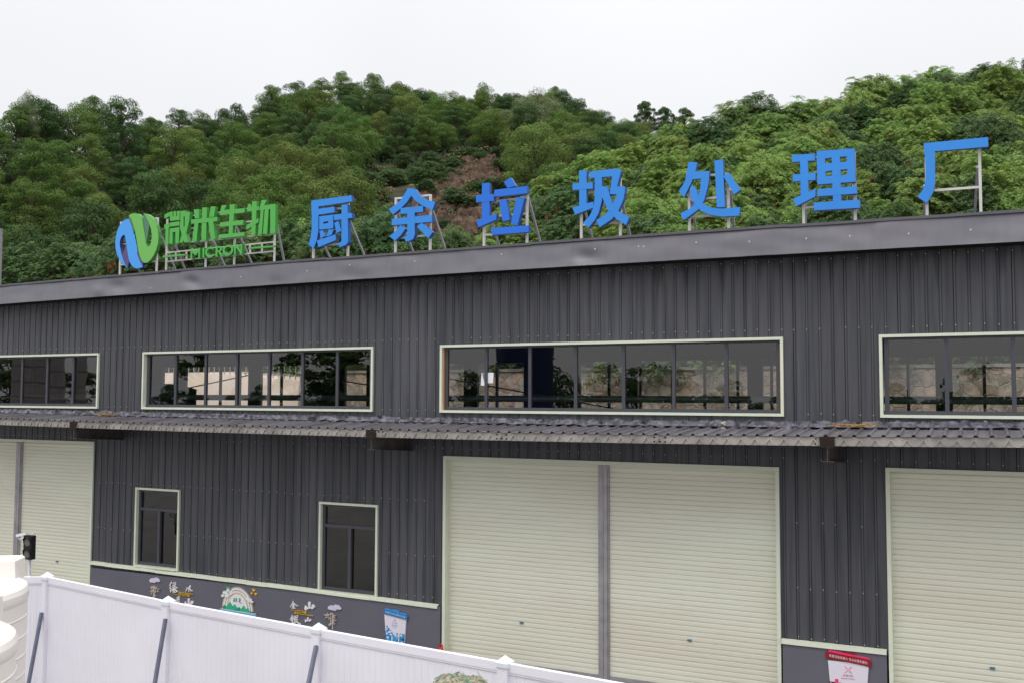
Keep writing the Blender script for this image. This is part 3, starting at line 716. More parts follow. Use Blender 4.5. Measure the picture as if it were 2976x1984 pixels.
extrude(Zm(330,590,.133929,YL+.006), [[(275,870),(305,1080),(340,1250),(310,1412),(255,1330),(190,1155)], [(525,1040),(560,1150),(640,1300),(630,1380),(575,1290),(505,1100)]], .06, 'purple_fold', [mat('purple_acrylic', (92, 78, 122), .45), mat('navy_return', (28, 40, 120), .5)], em)
extrude(Zm(330,590,.133929,YL+.006), [[(337,275),(395,360),(450,520),(440,680),(425,620),(400,530),(370,440),(330,352)], [(652,228),(740,370),(782,480),(740,700),(712,880),(660,600),(632,400)]], .06, 'sage_fold', [mat('sage_acrylic', (82, 128, 104), .45), M_lgreenS], em)
frame(ZLo, [((165,415),(140,1568)), ((965,320),(930,1500))], [((165,430),(975,330)), ((150,900),(960,800)), ((140,1345),(930,1265))], em, .038)
brace(ZLo, (985,560), (1120,890), em); brace(ZLo, (420,1180), (590,1525), em)

# ---------------------------------------------------------------- decorations on the plinth wall
YD = -.08
ZD, ZE, ZF = Zm(400, 1670, .085034, YD), Zm(820, 1730, .076531, YD), Zm(620, 1690, .07014, YD)
M_wl = mat('white_cutout', (232, 228, 230), .5); M_lav = mat('lavender_cutout', (214, 206, 232), .5); M_bam = mat('beige_cutout', (196, 184, 172), .6); M_gold = mat('gold_cutout', (206, 164, 40), .45)
DG = 'cut-out decorations on the grey plinth wall'
def decor(name, label, cat, z, polys, m, depth=.018):
    b = MB()
    for i, p in enumerate(polys): b.slab([q-Vector((0, .0015*i, 0)) for q in p], depth+.0015*i)
    return tag(b.build(name, m), label, cat, DG)
def glyph(label, z, strokes, wd, polys=()):
    return decor('wall_character', label, 'lettering', z, [z.poly(p) for p in polys]+[z.stroke(s, wd) for s in strokes], M_wl)
decor('wall_cloud', 'pale lavender cloud cut-out above the left bamboo on the plinth', 'decoration', ZD, [ZD.poly([(395,180),(410,140),(450,115),(500,98),(540,120),(620,200),(625,235),(590,262),(420,240)]), ZD.poly([(515,170),(525,125),(570,100),(610,72),(645,95),(690,95),(715,120),(725,155),(755,185),(745,225),(715,238),(620,215),(550,200)], -.004)], M_lav)
def bamboo(label, z, stems, leaves, lw):
    return decor('wall_bamboo', label, 'decoration', z, [z.stroke([a, b], wd) for a, b, wd in stems]+[z.leaf(a, b, lw) for a, b in leaves], M_bam)
bamboo('beige bamboo cut-out on the plinth below the left cloud', ZD, [((545,430),(535,800),34), ((620,470),(560,690),22)],
  [((510,490),(430,395)),((510,450),(480,365)),((540,440),(555,340)),((570,440),(610,355)),((500,430),(430,410)),((590,460),(650,400)),((640,480),(692,388)),((670,500),(770,463)),((680,510),(722,578)),((520,545),(420,550)),((520,560),(462,672)),((600,520),(635,592)),((560,700),(645,705)),((560,715),(615,768)),((545,560),(478,498)),((600,480),(560,400))], 34)
glyph('white brush character 绿, the big one at upper left of the left slogan', ZD, [[(1150,240),(1090,360),(1140,360),(1085,450),(1150,440)], [(1130,450),(1122,580),(1190,510)], [(1205,275),(1300,245),(1265,350)], [(1200,345),(1295,320)], [(1195,405),(1300,392)], [(1240,395),(1252,590),(1205,575)], [(1345,425),(1285,465)], [(1190,470),(1225,520)], [(1275,490),(1362,560),(1290,592)]], 34)
glyph('white brush character 水 above the right end of the left gold swirl', ZD, [[(1790,355),(1745,430),(1740,555)], [(1655,435),(1715,410),(1640,545)], [(1800,400),(1750,455),(1865,545),(1800,555)]], 30)
decor('wall_swirl', 'gold cloud-scroll cut-out in the middle of the left slogan', 'decoration', ZD, [ZD.stroke([(1190,638),(1750,722)], 15), ZD.stroke([(1425,629),(1750,672)], 22), ZD.stroke([(1430,580),(1878,652)], 16), ZD.ell((1436,604), 34, 32), ZD.ell((1746,696), 34, 34)], M_gold)
glyph('small white brush character 青 beside a fence post cap', ZD, [[(1395,712),(1388,820)], [(1330,772),(1440,732)], [(1340,804),(1430,782)], [(1315,838),(1430,818)], [(1352,850),(1342,945)], [(1352,862),(1422,850),(1415,965),(1390,955)], [(1360,905),(1415,895)]], 20)
glyph('white brush character 山 low in the left slogan, half behind the fence rail', ZD, [], 1, [[(1700,810),(1740,790),(1775,800),(1765,950),(1720,990)], [(1590,1060),(1610,900),(1640,915),(1660,960),(1790,965),(1815,880),(1860,870),(1905,930),(1880,980),(1810,1030),(1790,1000),(1700,1010),(1630,1075)]])
glyph('small white brush character 金 at upper left of the right slogan', ZE, [[(412,200),(375,300),(300,425)], [(420,265),(500,345),(595,385)], [(395,325),(450,312)], [(385,372),(460,362)], [(428,320),(430,450)], [(370,465),(500,468)], [(395,400),(402,435)], [(468,400),(458,435)]], 26)
glyph('large white brush character 山 at upper right of the right slogan', ZE, [], 1, [[(970,285),(1000,225),(1080,235),(1065,420),(1120,410),(1120,335),(1165,320),(1240,390),(1235,430),(1130,515),(1105,500),(1110,470),(985,495),(885,560),(838,500),(860,370),(885,362),(955,440),(1000,425)]])
decor('wall_swirl', 'gold cloud-scroll cut-out in the middle of the right slogan', 'decoration', ZE, [ZE.stroke([(350,535),(890,600)], 20), ZE.stroke([(490,632),(880,640)], 20), ZE.stroke([(500,668),(1172,762)], 20), ZE.ell((500,632), 40, 40), ZE.ell((880,634), 42, 44)], M_gold)
glyph('large white brush character 银 low in the right slogan', ZE, [[(375,745),(350,830),(295,910)], [(345,825),(432,800)], [(340,878),(435,855)], [(340,935),(432,908)], [(392,840),(380,1090)], [(375,1095),(442,1010)], [(480,775),(590,735),(568,860),(480,890)], [(490,825),(580,805)], [(486,775),(492,1115)], [(490,905),(600,910),(530,1000)], [(530,960),(640,1050),(700,1088)]], 32)
glyph('small white brush character 山 at lower right of the right slogan', ZE, [], 1, [[(940,840),(960,805),(1000,815),(995,930),(1035,920),(1035,880),(1060,870),(1095,915),(1090,940),(1035,985),(1010,975),(1010,955),(940,965),(880,1010),(850,970),(870,885),(890,890),(915,940),(945,930)]])
decor('wall_cloud', 'pale lavender cloud cut-out above the right bamboo on the plinth', 'decoration', ZE, [ZE.poly([(1730,450),(1745,400),(1790,385),(1850,355),(1900,375),(2060,520),(2050,555),(2020,565),(1780,520),(1740,490)]), ZE.poly([(1905,420),(1920,375),(1970,355),(2025,320),(2075,355),(2120,345),(2165,370),(2185,425),(2230,450),(2235,490),(2200,530),(1990,495),(1920,460)], -.004)], M_lav)
bamboo('beige bamboo cut-out on the plinth behind a fence post, below the right cloud', ZE, [((1900,660),(1905,1270),40), ((1830,760),(1845,1060),28), ((1990,800),(1950,960),16)],
  [((1740,770),(1580,705)),((1730,760),(1705,650)),((1750,770),(1775,675)),((1730,770),(1625,858)),((1830,760),(1838,645)),((1830,790),(1755,925)),((1930,770),(1975,685)),((1940,780),(2052,740)),((1940,775),(2005,835)),((1930,940),(2066,938)),((1940,950),(2000,1088)),((1960,930),(2008,815)),((1880,1080),(1755,1088)),((1890,1085),(1778,1142)),((1890,1075),(1795,1045)),((1800,770),(1745,840)),((1890,700),(1870,650))], 40)
# rainbow plaque
b = ZF((1000, 1300)); pq = thing('wall_plaque', 'rainbow-shaped white plaque with green mountains and a sprout on the plinth', 'plaque', (b.x, -.07, b.z), DG)
for i, ((a, h), m) in enumerate(zip(((640,930),(600,885),(545,810),(515,770),(460,710),(400,635)), ('tan', 'white', 'grey', 'white', 'sand', 'white'))):
    mm = {'tan': mat('plaque_tan', (190, 180, 170), .6), 'white': M_wl, 'grey': mat('plaque_grey', (150, 150, 140), .6), 'sand': mat('plaque_sand', (196, 188, 158), .6)}[m]
    k = MB(); k.slab(ZF.ell((1005,1140), a, h, 32, -.003*i, 0, 180, .15), .03+.003*i); k.build('arch_band', mm, pq)
k = MB()
for i, (c, r) in enumerate((((450,430),70),((600,440),110),((700,450),95),((380,560),65),((550,560),90),((1400,690),80),((1500,760),85),((1600,830),45))): k.slab(ZF.ell(c, r, r*.95, 16, -.022-.001*i), .02)
k.slab(ZF.poly([(520,370),(590,225),(640,300),(690,370)], -.034), .02); k.build('cloud', M_wl, pq)
k = MB(); k.slab(ZF.leaf((600,250),(515,180),70,-.036), .02); k.slab(ZF.leaf((600,190),(710,325),95,-.037), .02); k.build('sprout', mat('sprout_green', (76, 176, 106), .5), pq)
k = MB(); k.slab(ZF.poly([(560,430),(620,422),(690,440),(620,455)], -.036), .004); k.build('ripple', mat('teal_ripple', (80, 160, 180), .5), pq)
k = MB(); k.slab(ZF.poly([(400,1110),(525,1040),(680,800),(800,1010),(880,910),(990,1080),(1110,1170),(1250,965),(1350,1130),(1420,1060),(1515,1280),(1100,1215)], -.024), .02); k.build('mountain', mat('plaque_green', (46, 176, 134), .5), pq)
k = MB(); k.slab(ZF.ell((450,1030), 52, 78, 16, -.03), .02); k.slab(ZF.ell((1050,1115), 56, 78, 16, -.031), .02); k.slab(ZF.ell((930,1150), 50, 45, 16, -.0285), .02); k.build('shrub', mat('plaque_teal', (24, 150, 120), .5), pq)
k = MB(); k.slab(ZF.poly([(300,1085),(1725,1312),(1725,1350),(280,1118)], -.03), .03); k.build('ground_strip', mat('plaque_pink', (214, 196, 184), .6), pq)
k = MB(); k.slab(ZF.poly([(258,1145),(290,1118),(1740,1350),(1772,1375),(1745,1432),(1500,1425),(600,1275),(275,1180)], -.036), .03); k.build('water_strip', mat('plaque_blue', (84, 176, 228), .5), pq)
k = MB()
for i in range(9): x = 625+i*88; y = 1225+i*14.5; k.slab(ZF.poly([(x,y+45),(x+30,y),(x+45,y+5),(x+22,y+50)], -.042), .005)
for x in (1440, 1500, 1560): k.slab(ZF.poly([(x,1390),(x+40,1395),(x+25,1470),(x-20,1465)], -.042), .005)
k.build('wave_mark', M_wl, pq)
k = MB()
for s_ in ([(850,650),(862,690)], [(830,712),(892,690)], [(842,740),(835,800)], [(840,742),(892,732),(880,792),(838,798)], [(915,695),(965,670)], [(950,655),(932,770),(900,805)], [(962,725),(968,805)], [(1065,735),(1068,672),(1112,665),(1102,722)], [(1068,700),(1106,694)], [(1035,775),(1132,748)], [(1090,760),(1086,835)], [(1050,800),(1105,852),(1180,876)]): k.slab(ZF.stroke(s_, 17, -.024), .004)
k.build('lettering', mat('teal_lettering', (60, 164, 148), .5), pq)
for pts, lab in (([(1620,265),(1660,300),(1730,310),(1705,370),(1665,405),(1605,330)], 'topmost and largest of the three yellow birds beside the rainbow plaque'), ([(1545,415),(1575,445),(1620,450),(1605,490),(1580,515),(1535,465)], 'smallest yellow bird cut-out, nearest the rainbow plaque'), ([(1710,440),(1750,460),(1810,455),(1790,530),(1765,560),(1700,490)], 'lower right of the three yellow birds beside the rainbow plaque')):
    tag(MB().slab(ZF.poly(pts), .034).build('wall_bird', mat('yellow_cutout', (236, 180, 40), .5)), lab, 'decoration', 'three yellow birds beside the plaque')

# bin-shaped posters
ZQ, ZR = Zm(1100, 1750, .082930, -.085), Zm(2380, 1870, .076531, -.085)
b = ZQ((600, 1700)); po = thing('wall_poster', 'bin-shaped poster with a blue lid on the plinth, left of the middle shutter', 'poster', (b.x, -.07, b.z), 'bin-shaped recycling posters')
k = MB(); k.slab(ZQ.poly([(205,405),(550,478),(965,592),(880,1900),(290,1760)]), .024); k.build('panel', mat('poster_white', (230, 224, 236), .45), po)
k = MB(); k.slab(ZQ.poly([(240,990),(268,990),(268,800),(328,808),(330,880),(385,885),(385,955),(442,962),(442,1035),(500,1040),(500,1110),(560,1115),(560,1180),(620,1190),(622,1065),(680,1070),(680,1205),(740,1215),(745,1075),(920,1105),(885,1890),(285,1750)], -.002), .002)
k.cur = 1
for p in ([(245,1000),(380,1010),(382,1140),(248,1130)], [(262,1265),(375,1275),(375,1400),(262,1390)], [(390,965),(440,970),(440,1090),(390,1090)], [(505,1115),(555,1120),(555,1320),(505,1310)], [(800,1235),(905,1250),(900,1360),(800,1345)], [(610,1390),(790,1400),(790,1480),(610,1470)], [(870,1110),(912,1118),(908,1225),(870,1215)], [(570,1185),(615,1192),(612,1360),(570,1350)]): k.slab(ZQ.poly(p, -.004), .002)
k.cur = 2
for p in ([(280,835),(312,840),(312,960),(280,955)], [(272,1040),(315,1045),(312,1115),(272,1110)], [(340,985),(435,990),(430,1060),(338,1050)], [(400,1095),(440,1085),(482,1105),(475,1145),(430,1155),(400,1130)], [(452,1170),(490,1175),(488,1350),(450,1340)], [(770,1095),(830,1105),(825,1200),(768,1190)], [(775,1365),(865,1375),(862,1420),(772,1408)], [(278,1185),(318,1175),(362,1190),(355,1250),(300,1250)], [(525,1350),(560,1345),(575,1400),(530,1415)], [(690,1225),(722,1230),(716,1395),(690,1390)], [(638,1110),(660,1112),(656,1280),(638,1275)]): k.slab(ZQ.poly(p, -.006), .002)
k.cur = 3; k.slab(ZQ.poly([(815,1265),(890,1258),(892,1320),(820,1330)], -.008), .002)
k.build('picture', [mat('poster_blue', (40, 138, 196), .45), mat('poster_cyan', (66, 164, 226), .45), M_wl, mat('poster_black', (20, 20, 36), .5)], po)
k = MB(); k.slab(ZQ.poly([(215,230),(232,195),(490,270),(500,235),(720,295),(715,335),(970,405),(980,450),(982,480),(225,290)], -.008), .03); k.cur = 1; k.slab(ZQ.poly([(172,262),(220,232),(985,448),(1015,478),(1000,602),(960,595),(600,500),(165,378)], -.016), .03); k.build('lid', [mat('lid_blue', (58, 152, 218), .4), mat('lid_deep_blue', (44, 124, 188), .4)], po)
k = MB(); put_text(k, ZQ, '可回收物分好类 资源利用环境美', (232,312), (938,512), 62, -.018); k.build('title', M_wl, po)
k = MB()
for s_ in ([(565,580),(492,712)], [(572,582),(636,738)], [(500,724),(560,732)], [(580,736),(640,742)]): k.slab(ZQ.stroke(s_, 13, -.003), .002)
put_text(k, ZQ, '可回收物', (462,785), (668,815), 50, -.003); put_text(k, ZQ, 'Recyclable', (485,858), (645,880), 28, -.003); k.build('lettering', mat('poster_violet', (140, 144, 200), .5), po)
b = ZR((1100, 1800)); po = thing('wall_poster', 'bin-shaped poster with a red lid on the plinth between two shutters', 'poster', (b.x, -.07, b.z), 'bin-shaped recycling posters')
k = MB(); k.slab(ZR.poly([(340,622),(1100,688),(1888,862),(1790,2300),(480,2100)]), .024); k.build('panel', mat('poster_white', (230, 224, 236), .45), po)
k = MB(); k.slab(ZR.poly([(385,1408),(620,1440),(620,2125),(475,2100)], -.002), .002); k.cur = 1; k.slab(ZR.poly([(612,1322),(738,1330),(742,1450),(858,1465),(860,1600),(1100,1640),(1100,2190),(612,2115)], -.004), .002); k.cur = 2; k.slab(ZR.poly([(420,1440),(480,1448),(480,1462),(420,1455)], -.006), .002); k.slab(ZR.poly([(660,1480),(760,1490),(760,1520),(660,1510)], -.006), .002)
k.build('picture', [mat('poster_maroon', (92, 20, 34), .45), mat('poster_pink', (238, 62, 120), .45), M_wl], po)
k = MB(); k.slab(ZR.poly([(350,295),(375,232),(430,232),(1885,540),(1930,575),(1935,640),(400,340)], -.008), .03); k.cur = 1; k.slab(ZR.poly([(908,345),(920,285),(1380,370),(1372,445)], -.004), .028); k.slab(ZR.poly([(250,520),(240,490),(268,310),(312,282),(1925,603),(1985,665),(1972,882),(1885,872),(1700,815),(1100,690),(600,580)], -.016), .03); k.build('lid', [mat('lid_pink', (240, 64, 118), .4), mat('lid_red', (152, 28, 40), .4)], po)
k = MB(); put_text(k, ZR, '有害垃圾危害大 专业处理无害化', (388,428), (1842,720), 108, -.018); k.build('title', M_wl, po)
k = MB()
for s_ in ([(985,850),(1085,955)], [(1095,1008),(990,1092)]): k.slab(ZR.stroke(s_, 26, -.003), .002)
k.cur = 1
for s_ in ([(1240,875),(1140,965)], [(1135,1010),(1235,1115)]): k.slab(ZR.stroke(s_, 26, -.003), .002)
put_text(k, ZR, '有害垃圾', (915,1190), (1302,1215), 98, -.003); put_text(k, ZR, 'Hazardous Waste', (840,1285), (1360,1335), 60, -.003)
k.build('lettering', [mat('poster_rose', (222, 110, 160), .5), mat('poster_red', (206, 70, 110), .5)], po)

# fire extinguisher beside the middle shutter
q = at(1281, 1895, -.16); t = thing('fire_extinguisher', 'red fire extinguisher standing on the ground beside the middle shutter', 'extinguisher', (q.x, -.16, 0))
zt = q.z+.03; rr = .055
m = MB(); m.lathe((q.x, -.16, 0), [(rr, 0), (rr, zt), (rr*.85, zt+.035), (rr*.45, zt+.055), (rr*.4, zt+.07)], 20); m.build('cylinder', mat('fire_red', (226, 34, 30), .3), t, smooth=40)
m = MB(); m.tube([(q.x-.03,-.16,zt+.06), (q.x-.035,-.16,zt+.1), (q.x-.01,-.16,zt+.125), (q.x+.03,-.16,zt+.12), (q.x+.045,-.16,zt+.08), (q.x+.035,-.16,zt+.05)], .012, 8); m.build('handle', MATS['fire_red'], t, smooth=True)

# ---------------------------------------------------------------- white vinyl fence with props
ZF_TOP = 2.2
caps = [atz(138,1662,ZF_TOP), atz(489,1732,ZF_TOP), atz(926,1810,ZF_TOP), atz(1468,1905,ZF_TOP)]
last = caps[3]+(caps[3]-caps[2])*1.5; lastb = last
left = atz(30,1671-9,ZF_TOP); left = caps[0]+(left-caps[0])*2.2
fc = thing('vinyl_fence', 'long white vinyl board fence with pyramid-capped posts in front of the building', 'fence', (caps[1].x, caps[1].y, 0))
nodes = [left]+caps+[caps[3]+(caps[3]-caps[2])]
for i, c in enumerate(nodes):
    if i == 0: continue
    d = (nodes[min(i+1, len(nodes)-1)]-nodes[max(i-1, 1)]); d.z = 0; d.normalize(); n2 = Vector((-d.y, d.x, 0))
    m = MB(); h = .062; zt = ZF_TOP-.055
    vs = [Vector((c.x, c.y, z))+d*a*h+n2*b_*h for z in (0, zt) for a, b_ in ((-1,-1),(1,-1),(1,1),(-1,1))]
    m.add(vs, [(0,1,5,4),(1,2,6,5),(2,3,7,6),(3,0,4,7)]); ps = m.build('post', M_vinyl, fc)
    m = MB(); h = .076
    vs = [Vector((c.x, c.y, z))+d*a*h+n2*b_*h for z in (zt-.05, zt-.004) for a, b_ in ((-1,-1),(1,-1),(1,1),(-1,1))]+[Vector((c.x, c.y, ZF_TOP+.012))]
    m.add(vs, [(3,2,1,0),(0,1,5,4),(1,2,6,5),(2,3,7,6),(3,0,4,7),(4,5,8),(5,6,8),(6,7,8),(7,4,8)]); m.build('cap', mat('cap_vinyl', (222, 226, 236), .3), ps)
for i in range(len(nodes)-1):
    A, B = nodes[i].copy(), nodes[i+1].copy(); A.z = B.z = 0; L = (B-A).length; d = (B-A)/L; n2 = Vector((-d.y, d.x, 0))
    z0, z1 = ZF_TOP-.155, ZF_TOP-.066
    m = MB(); a, b_ = A+d*.055, B-d*.055
    m.bar(a+Vector((0,0,(z0+z1)/2)), b_+Vector((0,0,(z0+z1)/2)), z1-z0, .06, (0,0,1)); m.bar(a+Vector((0,0,z0-.012)), b_+Vector((0,0,z0-.012)), .022, .048, (0,0,1)); m.build('rail', M_vinyl, fc)
    m = MB(); nb = max(1, round(L/.1)); prof = []
    for k in range(nb):
        s0, s1 = .055+(L-.11)*k/nb, .055+(L-.11)*(k+1)/nb
        prof += [(s0, .0045), (s0+.002, 0), (s1-.002, 0), (s1, .0045)]
    n = len(prof)
    vs = [A+d*s_+n2*(o_-.012)+Vector((0,0,z)) for z in (.05, z0-.02) for s_, o_ in prof]
    m.add(vs, [(k, k+1, k+1+n, k+n) for k in range(n-1)])
    vs2 = [A+d*s_+n2*.014+Vector((0,0,z)) for z in (.05, z0-.02) for s_ in (.055, L-.055)]
    m.add(vs2, [(1,0,2,3)]); m.build('board_panel', M_vinyl, fc)
M_prop = mat('grey_prop', (96, 100, 118), .5, .4, .15, 6)
for (px, py), (qx, qy), c in (((121,1779),(83,1984),caps[0]), ((481,1797),(450,1984),caps[1]), ((919,1876),(897,1984),caps[2])):
    d = (nodes[2]-nodes[1]).normalized(); n2 = Vector((d.y, -d.x, 0)).normalized()
    base = Vector((c.x, c.y, 0))+n2*.085
    # top: on the view ray nearest to the post's front face
    dv = AF+(px-1488)/F_PX*AR-(py-992)/F_PX*AU; tt = (base.y-CAM.y)/dv.y; T = CAM+dv*tt
    dq = AF+(qx-1488)/F_PX*AR-(qy-992)/F_PX*AU
    zq = T.z-.95; Q = CAM+dq*((zq-CAM.z)/dq.z)
    if (Q-T).length > 2.2 or Q.y > T.y+.1: Q = CAM+dq*((T.y-.3-CAM.y)/dq.y)
    G = T+(Q-T)*(T.z/max(.2, T.z-Q.z)); 
    m = MB(); m.bar(T, G, .042, .042); m.build('prop', M_prop, fc)

# ---------------------------------------------------------------- traffic light with a small camera
YT = -2.0
q = at(85, 1665, YT); hd = at(90, 1588, YT); k_ = (at(100,1588,YT)-at(90,1588,YT)).length/10
t = thing('traffic_light', 'black two-lamp traffic light on a white pole with a security camera, by the left shutter', 'traffic light', (q.x, YT, 0))
m = MB(); m.tube([(q.x, YT, 0), (q.x, YT, at(85,1620,YT).z)], .03, 12); m.tube([(q.x, YT, at(85,1680,YT).z-.1), (q.x, YT, at(85,1672,YT).z)], .05, 12); m.build('pole', M_vinyl, t, smooth=40)
m = MB(); zt_ = at(85,1548,YT).z; m.tube([(q.x, YT+.05, hd.z-.05), (q.x, YT+.05, zt_)], .028, 10)
c0 = at(84,1560,YT); c1 = at(62,1565,YT); c2 = at(58,1553,YT); m.tube([(c0.x,YT+.03,c0.z), (c1.x,YT-.05,c1.z)], .02, 8); m.tube([(c1.x,YT-.05,c1.z), (c2.x,YT-.06,c2.z)], .012, 8); m.build('arm', M_vinyl, t, smooth=40)
m = MB(); a = at(52,1555,YT-.06); b = at(66,1551,YT-.06); m.bar((a.x,YT-.1,a.z), (b.x,YT+.02,b.z), .055, .06); m.build('security_camera', mat('camera_white', (225, 228, 232), .4), t)
hw, hh = 11.5*k_, 23.5*k_
m = MB(); m.box(hd.x-hw, hd.x+hw, YT-.09, YT+.02, hd.z-hh, hd.z+hh); hb = m.build('signal_head', mat('signal_black', (24, 24, 34), .4), t)
for s_ in (1, -1):
    z = hd.z+s_*hh*.49; lr = hw*.78
    m = MB(); vs = [(hd.x+lr*math.cos(2*math.pi*i/20), YT-.095, z+lr*math.sin(2*math.pi*i/20)) for i in range(20)]; m.add(vs+[(hd.x, YT-.115, z)], [(i, (i+1) % 20, 20) for i in range(20)]); m.build('lens', mat('unlit_lens', (112, 106, 98), .3), hb, smooth=True)
    m = MB(); pr = []
    for i in range(13):
        an = math.pi*(-.08+1.16*i/12); pr.append((hd.x+lr*1.08*math.cos(an), z+lr*1.08*math.sin(an)))
    m.add([(x, YT-.09, zz) for x, zz in pr]+[(x, YT-.09-.07*max(.3, math.sin(max(0, min(math.pi, math.pi*(i/12))))), zz-.012) for i, (x, zz) in enumerate(pr)], [(i, i+1, i+14, i+13) for i in range(12)]); m.build('visor', MATS['signal_black'], hb)

# ---------------------------------------------------------------- white plastic tanks
def water_tank(c, rad, ztop, label, shift=0):
    t = thing('water_tank', label, 'tank', (c.x, c.y, 0), 'white ribbed plastic tanks')
    prof = [(rad, 0)]; z = .1
    while z < ztop-.34:
        prof += [(rad, z), (rad, z+.155), (rad+.006, z+.162), (rad+.007, z+.172), (rad, z+.18)]; z += .19
    prof += [(rad, ztop-.17), (rad+.008, ztop-.15), (rad+.014, ztop-.12), (rad+.012, ztop-.07), (rad-.008, ztop-.025), (rad-.04, ztop-.005), (rad-.09, ztop+.005), (rad*.6, ztop+.035), (.26, ztop+.05)]
    m = MB(); m.lathe((c.x, c.y, 0), prof, 72); m.build('body', M_pe, t, smooth=16)
    m = MB(); m.lathe((c.x, c.y, ztop+.045), [(.3, 0), (.3, .03), (.27, .04), (.1, .045)], 40); m.build('lid', M_pe, t, smooth=35)
    m = MB(); e = Vector((.82, .57, 0)); s_ = Vector((-.57, .82, 0)); o_ = c+Vector((.05-shift, rad*.72, 0))
    zb = ztop-.02
    def bx(h, k): return [Vector((o_.x, o_.y, h))+e*(i*.34*k)+s_*(j*.16*k) for i, j in ((-1,-1),(1,-1),(1,1),(-1,1))]
    vs = bx(zb, 1)+bx(zb+.2, .97)+bx(zb+.222, .9); m.add(vs, [(0,1,5,4),(1,2,6,5),(2,3,7,6),(3,0,4,7),(4,5,9,8),(5,6,10,9),(6,7,11,10),(7,4,8,11),(8,9,10,11)]); m.build('mounting_block', M_pe, t)
    return t
def tank_at(px, py, zs, rad):
    p = atz(px, py, zs); v = p-CAM; v.z = 0; v.normalize()
    lft = Vector((-v.y, v.x, 0))
    return p+lft*rad
c = tank_at(82, 1715, 2.95, 1.0); water_tank(c, 1.0, 3.05, 'white ribbed plastic tank in the left corner, the one standing farther back')
c = tank_at(49, 1862, 2.95, 1.0); water_tank(c, 1.0, 3.05, 'white ribbed plastic tank at the bottom left corner, nearest the viewer', .14)

# ---------------------------------------------------------------- netted heap
top = atz(1335, 1966, 2.35); hp = MB(); N = 46
random.seed(3)
vs = []
for i in range(N+1):
    for j in range(N+1):
        u, v = (i/N*2-1), (j/N*2-1); r_ = math.hypot(u, v)
        z = 2.36*(1-min(1, r_)**3.2)+.05*mnoise.noise(Vector((u*6, v*6, 1)))+.025*mnoise.noise(Vector((u*19, v*19, 4)))-.04*max(0, .12-abs(u-.02))*6*(1-r_)
        vs.append((top.x+u*.74, top.y+v*.7, max(0, z)))
hp.add(vs, [(i*(N+1)+j, (i+1)*(N+1)+j, (i+1)*(N+1)+j+1, i*(N+1)+j+1) for i in range(N) for j in range(N)])
hr = thing('netted_heap', 'heap of dry grey cuttings under a green net in front of the fence', 'heap', (top.x, top.y, 0))
hp.build('net_sheet', mat('netted_cuttings', (150, 140, 122), .95, .1, .45, 30, tint=(80, 110, 90), bump=.8, bscale=60), hr, smooth=True)
tw = MB()
for k in range(900):
    u, v = random.uniform(-1, 1), random.uniform(-1, 1); r_ = math.hypot(u, v)
    if r_ > .8: continue
    z = 2.36*(1-r_**3.2)+.06*mnoise.noise(Vector((u*6, v*6, 1))); p = Vector((top.x+u*.74, top.y+v*.7, z)); d = Vector((random.uniform(-1,1), random.uniform(-1,1), random.uniform(-.1,.5))).normalized()*random.uniform(.012, .034); s_ = Vector((random.uniform(-1,1), random.uniform(-1,1), .5)).normalized()*.004
    tw.cur = random.choice((0, 0, 0, 1, 1, 1, 0, 2)); tw.add([p-d-s_, p-d+s_, p+d+s_, p+d-s_], [(0,1,2,3)])
tag(tw.build('twigs', [mat('dry_twig', (158, 150, 136), .9), mat('grey_twig', (112, 106, 96), .9), mat('net_strand', (60, 150, 128), .8)], hr), kind='stuff')
ed = MB()
for k, (pxs, pye) in enumerate((([1240,1262,1283,1300,1325,1350,1368,1375],[1984,1972,1965,1966,1968,1971,1968,1966]), ([1370,1390,1410,1425,1435],[1965,1972,1978,1983,1990]))):
    ed.tube([Vector((atz(x, y, 2.37-.0006*abs(x-1335)).x, top.y-.05*(k+1), atz(x, y, 2.37).z-.0009*max(0, abs(x-1335)-30))) for x, y in zip(pxs, pye)], .004, 5)
ed.build('net_edge', MATS['net_strand'], hr)

